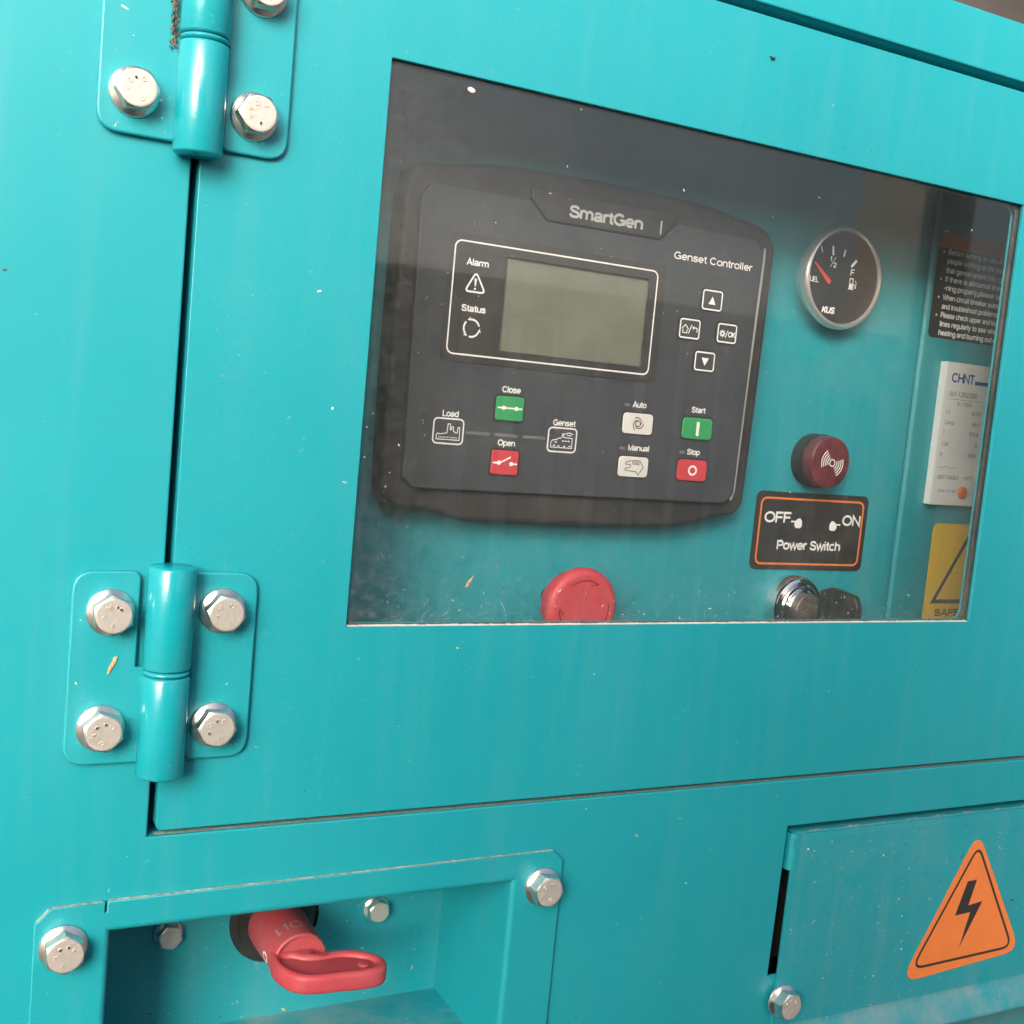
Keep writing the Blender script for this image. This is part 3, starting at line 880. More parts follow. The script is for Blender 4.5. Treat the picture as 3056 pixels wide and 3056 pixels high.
# ------------------------------------------------------------------ terminal cover, lower right
cv = thing("access_cover", "dusty teal access cover with a folded lower hood and orange warning sign", "cover")
plate("cover_plate", [[(249.4, -440), (610, -440), (610, -333.0), (250.6, -333.0)]], 0.04, 1.9, M['teal_dusty'], cv, 0.25, 1)
def cover_top():
    v, f = [], []; prof = []
    for i in range(8):
        a = math.pi / 2 * i / 7
        prof.append((-335.6 + 3.2 * math.sin(a), 1.95 - 3.2 * (1 - math.cos(a))))
    prof = [(-339.5, 1.93)] + prof + [(-332.4, -16)]
    for (y, w) in prof: v.extend([(249.6, y, w), (610, y, w)])
    for i in range(len(prof) - 1): f.append((2 * i, 2 * i + 1, 2 * i + 3, 2 * i + 2))
    from_lists("top_fold", v, f, M['teal_dusty'], cv, 60)
    v, f = [], []; prof = []
    for i in range(8):
        a = math.pi / 2 * i / 7
        prof.append((252.0 - 3.2 * math.sin(a), 1.98 - 3.2 * (1 - math.cos(a))))
    prof = [(254.5, 1.95)] + prof + [(248.8, -14)]
    for (x, w) in prof: v.extend([(x, -332.6, w), (x - .35, -351.8, w)])
    for i in range(len(prof) - 1): f.append((2 * i, 2 * i + 1, 2 * i + 3, 2 * i + 2))
    from_lists("side_lug", v, f, M['teal'], cv, 60)
    prof = [(-436.0, 1.92), (-438.6, 2.0), (-440, 2.9), (-448.0, 11.0), (-449.4, 11.6), (-450.6, 11.0), (-451.5, 9.5), (-470, 2.5), (-500, 0.1)]
    v, f = [], []
    for (y, w) in prof: v.extend([(249.6, y, w), (610, y, w)])
    for i in range(len(prof) - 1): f.append((2 * i, 2 * i + 1, 2 * i + 3, 2 * i + 2))
    from_lists("hood", v, f, M['teal_floor'], cv, 50)
cover_top()
make_bolt("flange_bolt", "zinc plated bolt standing on the left edge of the access cover", (253.8, -421.8, 1.9), 1.0, .30, None, 31)
box("slot_dark_sheet", 236, 300, -412, -322, -24, -22, M['black'], cab)  # black sheet standing in for the unlit space behind the slot

tri = thing("warning_triangle", "orange triangular high voltage sticker with black lightning bolt on the access cover", "sticker")
plate("vinyl", [roundpoly([(385.6, -343.2), (434.0, -420.0), (338.4, -426.0)], (7, 8, 8), 6)], 1.95, 2.25, M['sticker_orange'], tri, 0.05, 1)
printed("border_line", ribbon(roundpoly([(387.0, -351.5), (426.3, -416.6), (346.0, -418.6)], (4.5, 5, 5), 6), 1.5, True), 2.33, M['dark_print'], tri)
printed("lightning_bolt", [[(381.8, -372.1), (389.2, -371.8), (384.9, -386.6), (396.1, -385.3), (381.8, -411.3), (387.2, -390.8), (375.0, -391.4)]], 2.33, M['dark_print'], tri)

# ------------------------------------------------------------------ instrument plates behind the window
PY = -80.0
cp = thing("control_panel", "teal control panel plate carrying the controller, gauge and switches", "panel")
plate("panel_plate", [rr(-74, -306, 377.6, 64, 1.5)], PY - 2, PY, M['teal_dusty'], cp, 0.7, 2)
bp = thing("breaker_panel", "teal inner panel right of the control panel, carrying the circuit breaker", "panel")
plate("panel_plate", [rr(379.4, -306, 640, 64, 2.5)], PY - 8, PY + .8, M['teal_dusty'], bp, 2.6, 4)

# ------------------------------------------------------------------ controller
ct = thing("genset_controller", "dark grey generator controller with grey screen and coloured buttons", "controller", (0, 0, 0))
outer = smooth([(35.0, -60), (35.6, -36), (38.5, -27), (44.0, -23.2), (56.0, -22.0), (66, -20.2), (78, -18.4), (100, -17.0), (130, -16.5), (152, -16.5), (180, -17.0), (205, -18.4), (220, -20.6), (234, -22.6),
                (243, -25.4), (248.2, -32), (249.2, -42), (248.4, -110), (247.0, -164), (245.6, -172.5), (240, -177.6), (228, -179.2), (216, -182.6), (204, -184.8), (180, -186.0), (140, -186.6), (95, -186.2), (76, -185.4), (64, -182.6),
                (54, -181.2), (44, -180.0), (38.0, -176.5), (35.8, -168), (35.2, -140), (34.8, -100)][::-1], 4)
plate("bezel", [outer], PY + .05, -64.5, M['bezel'], ct, 2.8, 4, 45)
def scale_loop(lp, cx, cy, sx, sy): return [(cx + (x - cx) * sx, cy + (y - cy) * sy) for x, y in lp]
face = [(42.4, -38), (47, -32.4), (97.9, -31.9), (107.4, -40.9), (173.7, -40.4), (182.2, -30.9), (233, -31.6), (238.8, -38), (236.6, -166), (231, -171.2), (50, -171.4), (44.6, -166)]
FW = -61.0
plate("face_plate", [roundpoly(face[::-1], 3.0, 4), rr(86.5, -105.4, 170.2, -58.6, .5)[::-1]], -66, FW, M['face'], ct, 0.8, 2)
plate("logo_tab", [roundpoly([(98.6, -26), (99.2, -31.2), (108.4, -40.0), (173.0, -39.5), (181.0, -30.4), (181.5, -26)][::-1], 1.2, 3)], -67, -61.9, M['bezel'], ct, 0.6, 2)
# lit right rim of the face, its highlight painted as a pale strip
printed("edge_highlight_strip", ribbon([(239.6, -35.0), (239.9, -40), (238.0, -107), (236.9, -164), (235.2, -169.2)], 1.5), -61.6, M['rim_highlight'], ct)
P1 = FW + .12
lettering("SmartGen", 119.6, 161.9, -36.6, 5.6, -61.78, M['grey_print'], ct, bold=0.02)
printed("logo_bar", [[(172.6, -37.2), (173.4, -37.2), (173.4, -30.6), (172.6, -30.6)]], -61.78, M['grey_print'], ct)
lettering("Genset Controller", 182.0, 232.0, -48.0, 3.7, P1, M['white_print'], ct, bold=0.004)
# screen
plate("screen_surround", [rr(58.0, -111.4, 178.4, -52.2, 3), rr(88.0, -103.9, 168.7, -60.1, .4)[::-1]], FW - .5, FW + .35, M['surround'], ct, 0.15, 1)
printed("screen_border", ribbon(rr(60.9, -107.6, 173.3, -55.8, 3.2, 6), .72, True), FW + .45, M['white_print'], ct)
plate("screen", [rr(86.8, -105.2, 170.0, -58.8, .3)], FW - 3.0, FW - 1.5, M['lcd'], ct, 0.05, 1)
lettering("Alarm", 67.2, 78.6, -66.4, 3.0, FW + .45, M['white_print'], ct, bold=0.01)
lettering("Status", 66.6, 79.0, -87.6, 3.0, FW + .45, M['white_print'], ct, bold=0.01)
pol = ribbon(roundpoly([(72.6, -69.2), (78.0, -78.4), (67.5, -78.4)], 1.3, 4), .85, True)
pol += [[(71.9, -72.2), (73.3, -72.2), (72.95, -75.7), (72.3, -75.7)], circ(72.6, -76.9, .55, 10)]
printed("alarm_icon", pol, FW + .45, M['white_print'], ct)
pol = []
for a in (100, 220, 340):
    pol += ribbon(arc(72.6, -95.1, 4.0, a, a - 84, 10), .85)
    an = math.radians(a - 88); q = (72.6 + 4 * math.cos(an), -95.1 + 4 * math.sin(an)); t_ = (math.sin(an), -math.cos(an)); n_ = (math.cos(an), math.sin(an))
    aa = math.radians(a + 2)
    s_ = (72.6 + 4 * math.cos(aa), -95.1 + 4 * math.sin(aa)); tt = (-math.sin(aa), math.cos(aa)); nn = (math.cos(aa), math.sin(aa))
    pol.append([(s_[0] + nn[0] * .5, s_[1] + nn[1] * .5), (s_[0] + nn[0] * 1.35 - tt[0] * .2, s_[1] + nn[1] * 1.35 - tt[1] * .2), (s_[0] + tt[0] * 1.5, s_[1] + tt[1] * 1.5), (s_[0] - nn[0] * .42, s_[1] - nn[1] * .42)])
printed("status_icon", pol, FW + .45, M['white_print'], ct)

BW = FW + .75
def button(x0, y0, x1, y1, r, mat, well=True):
    if well:
        plate("button_well", [rr(x0 - .9, y0 - .9, x1 + .9, y1 + .9, r + .7)], FW - .2, FW + .08, M['black_plastic'], ct, 0.05, 1)
    return plate("button", [rr(x0, y0, x1, y1, r)], FW - .1, BW, mat, ct, 0.35, 2)
IW = BW + .08
def outline_btn(x0, y0, x1, y1):
    b = button(x0, y0, x1, y1, 1.5, M['face'])
    printed("button_outline", ribbon(rr(x0 + .45, y0 + .45, x1 - .45, y1 - .45, 1.2, 5), .75, True), IW, M['white_print'], b)
    return b
b = outline_btn(201.8, -71.2, 214.7, -60.7)
printed("icon", [[(205.9, -68.1), (210.4, -68.1), (208.2, -64.0)]], IW, M['white_print'], b)
b = outline_btn(201.0, -102.6, 213.9, -92.5)
printed("icon", [[(205.3, -95.7), (210.0, -95.7), (207.6, -99.8)]], IW, M['white_print'], b)
b = outline_btn(189.4, -87.0, 202.4, -76.8)
pol = ribbon([(190.9, -82.2), (193.0, -80.0), (195.1, -82.2)], .5) + ribbon([(191.7, -82.4), (191.7, -84.1), (194.3, -84.1), (194.3, -82.4)], .5)
pol += ribbon([(195.3, -84.3), (197.0, -79.8)], .5)
pol += ribbon([(198.3, -81.2)] + arc(199.6, -82.2, 1.1, 90, -60, 8), .55) + [[(198.6, -80.2), (198.6, -82.2), (197.3, -81.2)]]
printed("icon", pol, IW, M['white_print'], b)
b = outline_btn(213.5, -86.8, 226.2, -76.7)
pol = ribbon(circ(216.9, -82.0, 1.0, 14), .7, True)
for i in range(8):
    a = i * math.pi / 4
    pol += ribbon([(216.9 + 1.3 * math.cos(a), -82.0 + 1.3 * math.sin(a)), (216.9 + 1.95 * math.cos(a), -82.0 + 1.95 * math.sin(a))], .55)
pol += ribbon([(218.9, -84.0), (220.3, -80.1)], .45)
printed("icon", pol, IW, M['white_print'], b)
lettering("OK", 220.6, 225.2, -83.5, 2.7, IW, M['white_print'], b, bold=0.015)

b = button(89.0, -136.6, 104.0, -125.0, 1.3, M['green_btn'])
pol = ribbon([(89.9, -130.6), (103.2, -130.6)], .75)
printed("icon", pol, IW, M['white_print'], b)
printed("icon", [circ(93.1, -130.6, 1.05, 16), circ(100.0, -130.6, 1.05, 16)], IW + .06, M['white_print'], b)
printed("icon", ribbon([(96.3, -134.1), (98.2, -134.2)], .25), IW, M['dark_print'], b)
b = button(89.2, -162.6, 103.8, -150.8, 1.3, M['red_btn'])
pol = ribbon([(90.0, -157.0), (93.6, -157.0), (99.4, -153.9)], .75) + ribbon([(99.8, -157.2), (103.1, -157.2)], .75)
printed("icon", pol, IW, M['white_print'], b)
printed("icon", [circ(93.2, -156.9, 1.05, 16), circ(99.9, -157.2, 1.05, 16)], IW + .06, M['white_print'], b)
printed("icon", ribbon([(96.4, -159.3), (97.5, -159.8)], .25), IW, M['dark_print'], b)

b = button(161.3, -138.0, 179.4, -127.4, 2.0, M['white_btn'])
cx, cy = 170.2, -132.7
pol = ribbon(circ(cx, cy, 1.45, 20), .5, True)
for a in (100, 220, 340):
    pts = [(cx + (1.5 + 2.0 * i / 12) * math.cos(math.radians(a - 130 + 13 * i)), cy + (1.5 + 2.0 * i / 12) * math.sin(math.radians(a - 130 + 13 * i))) for i in range(13)]
    pol += ribbon(pts, .5)
printed("icon", pol, IW, M['dark_print'], b)
b = button(161.2, -159.9, 179.2, -149.5, 2.0, M['white_btn'])
hand = smooth([(165.2, -152.6), (166.4, -152.2), (168.2, -151.7), (171.4, -151.4), (173.8, -151.6)], 4, False) + \
    [(176.2, -154.6), (173.4, -158.6), (171.8, -157.0)] + smooth([(170.0, -157.0), (167.6, -156.8), (165.4, -156.5), (165.2, -155.7), (166.2, -155.4), (168.2, -154.9), (168.2, -153.7), (166.6, -153.5), (165.3, -153.5)], 4, False)
pol = ribbon(hand, .42, True)
for q in (169.2, 170.7, 172.2):
    pol += ribbon(smooth([(q, -151.8), (q + .4, -153.0), (q + 1.0, -153.6), (q + 1.2, -152.9), (q + 1.1, -152.0)], 3, False), .36)
printed("icon", pol, IW, M['dark_print'], b)
b = button(198.1, -138.1, 217.1, -127.0, 2.2, M['green_btn'])
printed("icon", [rr(206.8, -136.3, 208.6, -129.0, .2, 2)], IW, M['white_print'], b)
b = button(197.7, -160.0, 216.5, -149.0, 2.2, M['red_btn'])
printed("icon", ribbon([(207.2 + 2.35 * math.cos(i * math.pi / 14), -154.5 + 2.2 * math.sin(i * math.pi / 14)) for i in range(28)], 1.0, True), IW, M['white_print'], b)
# printed pictograms
printed("load_frame", ribbon(rr(57.9, -149.6, 73.2, -137.9, 2.0), .7, True), P1, M['white_print'], ct)
fac = [(59.6, -147.7), (59.6, -145.6), (60.3, -144.9), (61.0, -145.3), (64.9, -144.6), (65.2, -140.3), (66.4, -140.3), (66.5, -143.0), (67.1, -143.0), (67.2, -141.6), (68.0, -141.6), (68.2, -143.6), (69.6, -144.4), (70.2, -144.2), (70.4, -141.7), (71.3, -141.7), (71.5, -147.7)]
pol = ribbon(fac, .4, True) + [[(60.6 + i * 1.12, -146.9), (61.2 + i * 1.12, -146.9), (61.2 + i * 1.12, -146.4), (60.6 + i * 1.12, -146.4)] for i in range(9)]
printed("factory_icon", pol, P1, M['white_print'], ct)
printed("genset_frame", ribbon(rr(119.3, -149.7, 135.2, -138.0, 2.0), .7, True), P1, M['white_print'], ct)
eng = [(121.0, -147.6), (121.0, -145.2), (121.9, -144.1), (124.3, -143.7), (125.0, -143.0), (126.4, -143.0), (127.2, -142.0), (127.2, -140.8), (127.9, -140.8), (128.0, -142.4), (129.2, -142.6), (132.9, -142.7), (133.1, -147.6)]
pol = ribbon(eng, .4, True) + ribbon([(128.2, -140.7), (129.6, -140.7), (130.0, -140.2), (131.9, -140.2), (132.2, -140.7), (133.4, -140.7)], .4) + ribbon([(129.8, -141.4), (132.2, -141.4)], .4)
for q, yq in ((123.2, -144.9), (127.2, -144.2), (128.8, -144.2), (130.4, -144.2), (122.4, -146.6), (125.0, -146.8), (128.2, -146.8), (131.3, -146.6)):
    pol.append([(q, yq - .35), (q + 1.1, yq - .35), (q + 1.1, yq + .2), (q, yq + .2)])
printed("engine_icon", pol, P1, M['white_print'], ct)
for x0 in (74.8, 89.9, 105.4):
    plate("indicator_bar", [rr(x0, -144.5, x0 + 12.4, -143.0, .2, 2)], FW - .1, FW + .14, M['led'], ct, 0.05, 1)
for x0, y0 in ((161.7, -124.4), (161.4, -146.4), (198.3, -146.2)):
    plate("indicator_lamp", [rr(x0, y0, x0 + 3.1, y0 + 1.6, .2, 2)], FW - .1, FW + .14, M['led'], ct, 0.05, 1)
for s_, a, b_, y_ in (("Close", 91.8, 101.7, -123.2), ("Open", 92.0, 101.3, -148.7), ("Load", 61.9, 70.0, -136.9), ("Genset", 121.3, 133.9, -136.9),
                      ("Auto", 166.5, 174.6, -124.5), ("Manual", 166.2, 179.1, -146.4), ("Start", 203.1, 211.8, -124.3), ("Stop", 203.0, 211.1, -146.3)):
    lettering(s_, a, b_, y_, 2.9, P1, M['white_print'], ct, bold=0.006)

# ------------------------------------------------------------------ fuel gauge
ga = thing("fuel_gauge", "round black fuel gauge with chrome bezel and red needle", "gauge", (302.7, -42.0, PY))
lathe("bezel", [(24.0, 0.05), (24.6, 4.0), (27.4, 6.5), (28.4, 8.0), (28.6, 10.0), (28.2, 11.6), (27.2, 12.7), (26.0, 12.9), (25.4, 12.0), (25.2, 11.0)], M['satin_chrome'], ga, n=72)
lathe("dial", [(25.6, 8), (25.6, 11.2), (0.0, 11.2)], M['dial'], ga, n=72)
GW = 11.35
def gm(x, y): return (x - 303.6, y + 42.0)
def gline(a, b, w): return ribbon([gm(*a), gm(*b)], w)
printed("tick_marks", gline((293.4, -25.6), (294.2, -30.6), 1.3) + gline((302.6, -26.6), (301.9, -30.4), 1.0) + gline((311.7, -31.2), (308.2, -35.2), 1.5) + gline((284.9, -26.8), (286.3, -30.0), .5), GW, M['white_print'], ga)
lettering("1", -11.6, -9.4, 8.0, 2.6, GW, M['white_print'], ga, bold=0.012)
printed("fraction_bar", ribbon([(-10.6, 4.9), (-7.4, 10.6)], .35), GW, M['white_print'], ga)
lettering("2", -8.7, -6.4, 4.9, 2.6, GW, M['white_print'], ga, bold=0.012)
lettering("F", 4.6, 7.2, 2.0, 3.6, GW, M['white_print'], ga)
lettering("FUEL", -26.0, -18.0, -4.6, 2.9, GW, M['white_print'], ga)
lettering("KUS", -13.2, -4.4, -20.4, 3.4, GW, M['white_print'], ga, bold=0.03, slant=.2)
pol = [[(3.9, -5.6), (8.0, -5.6), (7.7, -4.9), (4.2, -4.9)], [(4.5, -4.8), (7.4, -4.8), (7.4, -2.3), (4.5, -2.3)]] + ribbon([(4.8, -2.2), (4.8, .4), (7.1, .4), (7.1, -2.2)], .55)
pol += ribbon([(7.6, -2.5), (8.4, -2.9), (8.5, -4.4), (9.4, -4.5), (9.5, -1.4), (8.6, -.4)], .4)
printed("pump_icon", pol, GW, M['white_print'], ga)
v, f = [], []
nd = plate("needle", [[(-22.6, 5.6), (-22.3, 6.2), (-21.5, 5.9), (-9.4, -2.6), (-10.4, -4.6), (-11.6, -4.6)][::-1]], GW + .25, GW + .7, M['needle'], ga, 0.1, 1)

# ------------------------------------------------------------------ alarm buzzer
bz = thing("alarm_buzzer", "dark red round alarm buzzer above the power switch sticker", "buzzer", (305.0, -145.0, PY))
lathe("collar", [(15.4, 0.05), (15.4, 8.2), (15.1, 8.8), (14.6, 8.9)], M['black_plastic'], bz)
lathe("lens", [(14.7, 8.0), (14.7, 14.2), (14.4, 15.5), (13.4, 16.0), (0.0, 16.1)], M['buzzer'], bz, n=56)
pol = ribbon(circ(1.0, -.2, 1.9, 24), .6, True)
for r_ in (3.4, 4.9, 6.4, 7.9):
    pol += ribbon(arc(1.0, -.2, r_, 122, 200, 14), .62) + ribbon(arc(1.0, -.2, r_, -62, 18, 14), .62)
printed("sound_icon", pol, 16.25, M['white_print'], bz)

# ------------------------------------------------------------------ power switch sticker
ps = thing("power_switch_sticker", "black sticker with orange border marked for the power key switch", "sticker")
plate("vinyl", [rr(268.0, -209.4, 353.0, -164.2, 4.2)], PY + .04, PY + .35, M['sticker_black'], ps, 0.05, 1)
W_ = PY + .45
printed("border_line", ribbon(rr(271.9, -205.8, 349.2, -168.1, 3.6), 1.15, True), W_, M['sticker_orange'], ps)
lettering("OFF", 275.0, 294.4, -182.0, 6.1, W_, M['white_print'], ps, bold=0.012)
lettering("ON", 333.7, 347.8, -182.2, 6.1, W_, M['white_print'], ps, bold=0.012)
lettering("Power Switch", 286.3, 334.3, -197.4, 5.2, W_, M['white_print'], ps, bold=0.014)
def hand_icon(x, y, s):
    h = [(0, .55), (3.4, .55), (4.6, 1.7), (6.6, 2.2), (8.2, .4), (8.3, -2.6), (7.0, -3.6), (3.8, -3.6), (3.3, -2.6), (2.6, -2.2), (2.8, -.3), (0, -.4)]
    return [(x + s * a, y + b_) for a, b_ in h]
printed("pointing_hand", [hand_icon(294.8, -181.2, 1)], W_ + .06, M['white_print'], ps)
printed("pointing_hand", [hand_icon(332.4, -182.0, -1)], W_ + .06, M['white_print'], ps)

# ------------------------------------------------------------------ key switch and key
ks = thing("key_switch", "chrome key switch below the power switch sticker", "key switch", (299.4, -229.4, PY))
lathe("collar", [(17.4, 0.05), (17.6, 1.0), (17.4, 8.5), (16.4, 10.0), (14.6, 10.6), (13.6, 10.0)], M['chrome'], ks, n=64)
lathe("ring", [(13.7, 8.0), (13.7, 11.4), (12.9, 12.2), (11.6, 12.4), (11.2, 11.4), (10.4, 11.4), (10.4, 13.4), (9.8, 14.0), (8.8, 14.0)], M['chrome'], ks, n=64)
lathe("lock_plug", [(9.0, 10), (9.0, 18.2), (8.5, 18.8), (0, 18.9)], M['plug'], ks, n=48)
ke = thing("ignition_key", "black plastic headed key standing in the chrome key switch", "key", (299.4, -229.4, PY))
box("blade", -1.2, 1.2, -4.2, 4.2, 18.5, 27.5, M['plug'], ke, .3)
kh = plate("key_head", [roundpoly([(27.0, -15.5), (27.0, 13.0), (36.0, 16.5), (54.0, 15.0), (57.5, 9.0), (57.5, -9.0), (54.0, -15.0), (36, -16.5)][::-1], 3.0, 4)], -2.2, 2.2, M['black_plastic'], ke, 1.0, 3)
kh.data.transform(Matrix(((0, 0, 1, 0), (0, 1, 0, 0), (1, 0, 0, 0), (0, 0, 0, 1)))); kh.data.flip_normals(); finish(kh.data)

# ------------------------------------------------------------------ emergency stop
es = thing("emergency_stop", "red mushroom emergency stop button cut by the lower window edge", "push button", (139.6, -225.0, PY))
lathe("collar", [(5.0, .05), (5.5, 4), (4.5, 5)], M['black_plastic'], es)
lathe("mushroom_head", [(5.6, 3.0), (6.5, 5.0), (9.4, 10.0), (12.2, 15.0), (15.6, 19.6), (16.8, 21.4), (17.2, 22.8), (17.2, 24.6), (17.4, 25.8), (18.4, 27.0), (19.6, 29.0), (20.0, 31.2), (19.6, 33.4), (18.2, 34.8), (16.4, 35.3), (0, 35.4)], M['estop'], es, n=72, angle=40)
pol = []
for a in (128, 8, 248):
    pol += ribbon(arc(0, 0, 14.0, a, a - 66, 14), .7)
    an = math.radians(a - 66)
    t_ = (math.sin(an), -math.cos(an)); n_ = (math.cos(an), math.sin(an)); q = (14 * n_[0], 14 * n_[1])
    pol += ribbon([(q[0] + n_[0] * .2 - t_[0] * 2.6 - n_[0] * 2.6, q[1] - t_[1] * 2.6 - n_[1] * 2.6 + n_[1] * .2), (q[0] + t_[0] * .6, q[1] + t_[1] * .6)], .6)
printed("turn_arrows", pol, 35.47, plain("red_shade_print", (0.26, 0.014, 0.022), 0.5), es)

# ------------------------------------------------------------------ warning notice, circuit breaker, safety sticker
wr = thing("warning_notice", "black notice with red heading and white lines of text above the circuit breaker", "sticker")
plate("vinyl", [rr(383.2, -65.8, 470, -3.4, 3.0)], PY + .85, PY + 1.1, M['sticker_black'], wr, 0.05, 1)
plate("heading", [rr(383.25, -12.3, 469.9, -3.5, (0, 0, 3, 3))], PY + 1.15, PY + 1.3, M['sticker_red'], wr, 0.02, 1)
W_ = PY + 1.2
rows = [(-15.9, 1, "Before turning on circuit breaker,"), (-21.2, 0, "people working on the power line"), (-26.8, 0, "that genset enters into normal run"), (-32.0, 1, "If there is abnormal line or run"),
        (-37.2, 0, "-ning properly,please turn off it"), (-42.8, 1, "When circuit breaker automatic"), (-48.2, 0, "and troubleshoot problems. Do"), (-53.4, 1, "Please check upper and lower"), (-58.6, 0, "lines regularly to see whether"), (-63.9, 0, "heating and burning out circuit")]
for y, bul, s_ in rows:
    if bul: printed("bullet", [circ(388.0, y + 1.1, .75, 12)], W_, M['white_print'], wr)
    lettering(s_, 391.6, 391.6 + 1.9 * len(s_), y, 3.1, W_, M['white_print'], wr, bold=0.026)

cb = thing("circuit_breaker", "pale grey moulded circuit breaker with blue maker's lettering and orange test button", "breaker")
BF = -74.6
plate("case", [rr(398.0, -166.4, 474, -79.2, .6)], PY + .85, BF, M['breaker'], cb, 0.4, 2)
box("case_side", 397.4, 397.98, -166.2, -79.4, PY + .85, BF - .1, M['breaker_white'], cb)
plate("toggle_housing", [rr(435.6, -149.0, 474, -96.5, .8)], BF - .4, BF + 2.2, M['breaker_white'], cb, 0.4, 2)
lathe("test_button", [(3.9, 0), (3.9, .35), (3.5, .36), (3.5, 1.2), (2.8, 1.8), (0, 1.9)], [M['orange_dot']], cb, (424.4, -158.0), 32).location = (0, 0, BF * MM)
W_ = BF + .1
lettering("CHNT", 403.1, 422.4, -91.2, 5.6, W_, M['blue_print'], cb, bold=0.012)
printed("blue_bar", [[(423.3, -91.4), (440, -91.4), (440, -89.2), (423.3, -89.2)]], W_, M['blue_print'], cb)
for s_, a, b_, y_, h_ in (("NM1-125S/3300", 402.4, 427.0, -99.8, 3.2), ("In 100A", 410.2, 423.4, -105.2, 2.8), ("Ui", 402.0, 405.2, -110.4, 2.6), ("800V", 424, 432.3, -110.2, 2.6), ("Uimp", 401.6, 410.0, -117.0, 2.6), ("8kV", 425.5, 432.3, -116.8, 2.6),
                          ("f", 401.4, 402.4, -123.0, 2.6), ("50Hz", 424, 432.3, -122.9, 2.6), ("Cat", 401.2, 407, -130.0, 2.6), ("A", 430.0, 432.1, -129.6, 2.6), ("Ir", 401.0, 403, -136.5, 2.6), ("100A", 425.0, 432.0, -136.2, 2.6),
                          ("GB/T 14048.2", 401.3, 419.5, -150.4, 2.6), ("+40°C", 423, 432.5, -150.0, 2.4), ("PUSH TO TRIP", 403.4, 418.8, -158.6, 1.8)):
    lettering(s_, a, b_, y_, h_, W_, M['faint_print'], cb)
printed("rule", ribbon([(402.2, -101.4), (431.5, -101.4)], .3) + ribbon([(401.2, -143.2), (406.5, -143.2), (408.0, -141.8), (409.5, -143.4), (416.5, -143.2)], .35), W_, M['faint_print'], cb)

ys = thing("safety_sticker", "yellow safety sticker with black triangle below the circuit breaker", "sticker")
plate("vinyl", [rr(408.6, -246, 470, -178.2, 4.0)], PY + .85, PY + 1.1, M['sticker_yellow'], ys, 0.05, 1)
printed("triangle_outline", ribbon([(416.0, -227.4), (440.6, -186.0), (465.0, -227.4)], 2.6, True), PY + 1.2, M['dark_print'], ys)
lettering("SAFETY", 418.4, 452.0, -236.6, 4.2, PY + 1.2, M['dark_print'], ys, bold=0.012)

# ------------------------------------------------------------------ dust, flakes and lint
def flake(cx, cy, w, s, rg, elong=1.0, ang=None):
    n = rg.randint(5, 7); ang = rg.uniform(0, 6.3) if ang is None else ang
    pts = []
    for i in range(n):
        a = 2 * math.pi * i / n + rg.uniform(-.3, .3); r = s * rg.uniform(.55, 1.1)
        x, y = r * math.cos(a) * elong, r * math.sin(a)
        pts.append((cx + x * math.cos(ang) - y * math.sin(ang), cy + x * math.sin(ang) + y * math.cos(ang), w))
    return pts
def flakes(name, label, cat, zones, mats, seed):
    rg = random.Random(seed); v, f, ix = [], [], []
    for (x0, y0, x1, y1, w, cnt, s0, s1, wts) in zones:
        for _ in range(cnt):
            x, y = rg.uniform(x0, x1), rg.uniform(y0, y1)
            sz = s0 + (s1 - s0) * rg.random() ** 3
            p = flake(x, y, w, sz, rg, rg.choice((1, 1.3, 2.2, 3.5)))
            s = len(v); v += p
            c = (sum(q[0] for q in p) / len(p), sum(q[1] for q in p) / len(p), w + sz * .35); v.append(c)
            for i in range(len(p)):
                f.append((s + i, s + (i + 1) % len(p), s + len(p)))
            k = rg.choices(range(len(mats)), wts)[0]
            ix += [k] * len(p)
    e = thing(name, label, cat, kind="stuff")
    o = from_lists("flakes", v, f, None, e, mats=mats, idx=ix)
    o["kind"] = "stuff"
    return o
FM = [M['scuff'], M['fleck'], M['straw'], M['soil']]
flakes("paint_dust", "fine dust specks scattered over the teal paint and the dusty window", "dust", [
    (-150, -300, -112, 60, .06, 14, .10, .5, (9, 1.4, .8, 1)),
    (-69, -295, -40, -50, .56, 10, .10, .4, (9, 1.4, .8, 1)),
    (-36, -300, -4, 50, .56, 20, .12, .6, (9, 1.4, .8, 1)),
    (0, 4, 420, 52, .56, 22, .10, .45, (9, 1.2, 0, 1)),
    (0, -300, 420, -226, .56, 42, .12, .6, (9, 1.5, 1, 1)),
    (-200, -325, 244, -306, .06, 20, .12, .5, (9, 1.4, .8, 1)),
    (116, -440, 242, -306, .06, 24, .12, .6, (9, 1.4, .8, 1)),
    (252, -436, 430, -336, 1.96, 300, .08, .6, (7, 2, 1, 1)),
    (-104, -272, -84, -202, 3.05, 14, .12, .6, (3, 3, 2, 1)),
    (-60, -272, -40, -226, 3.05, 8, .12, .5, (3, 3, 2, 1)),
    (-105, -45, -84, 10, 3.05, 16, .15, .8, (3, 4, 2, 1)),
    (-82, -422, 85, -345, D + .06, 60, .15, .7, (3, 3, 2, 1)),
    (2, -221, 355, -2, -1.68, 80, 0.06, .36, (0, 9, 0, 0)),
    (2, -222, 355, -208, -1.68, 150, .07, .38, (0, 12, 1, 0)),
    (2, -222, 30, -100, -1.68, 40, .07, .3, (0, 12, 1, 0)),
], FM, 11)

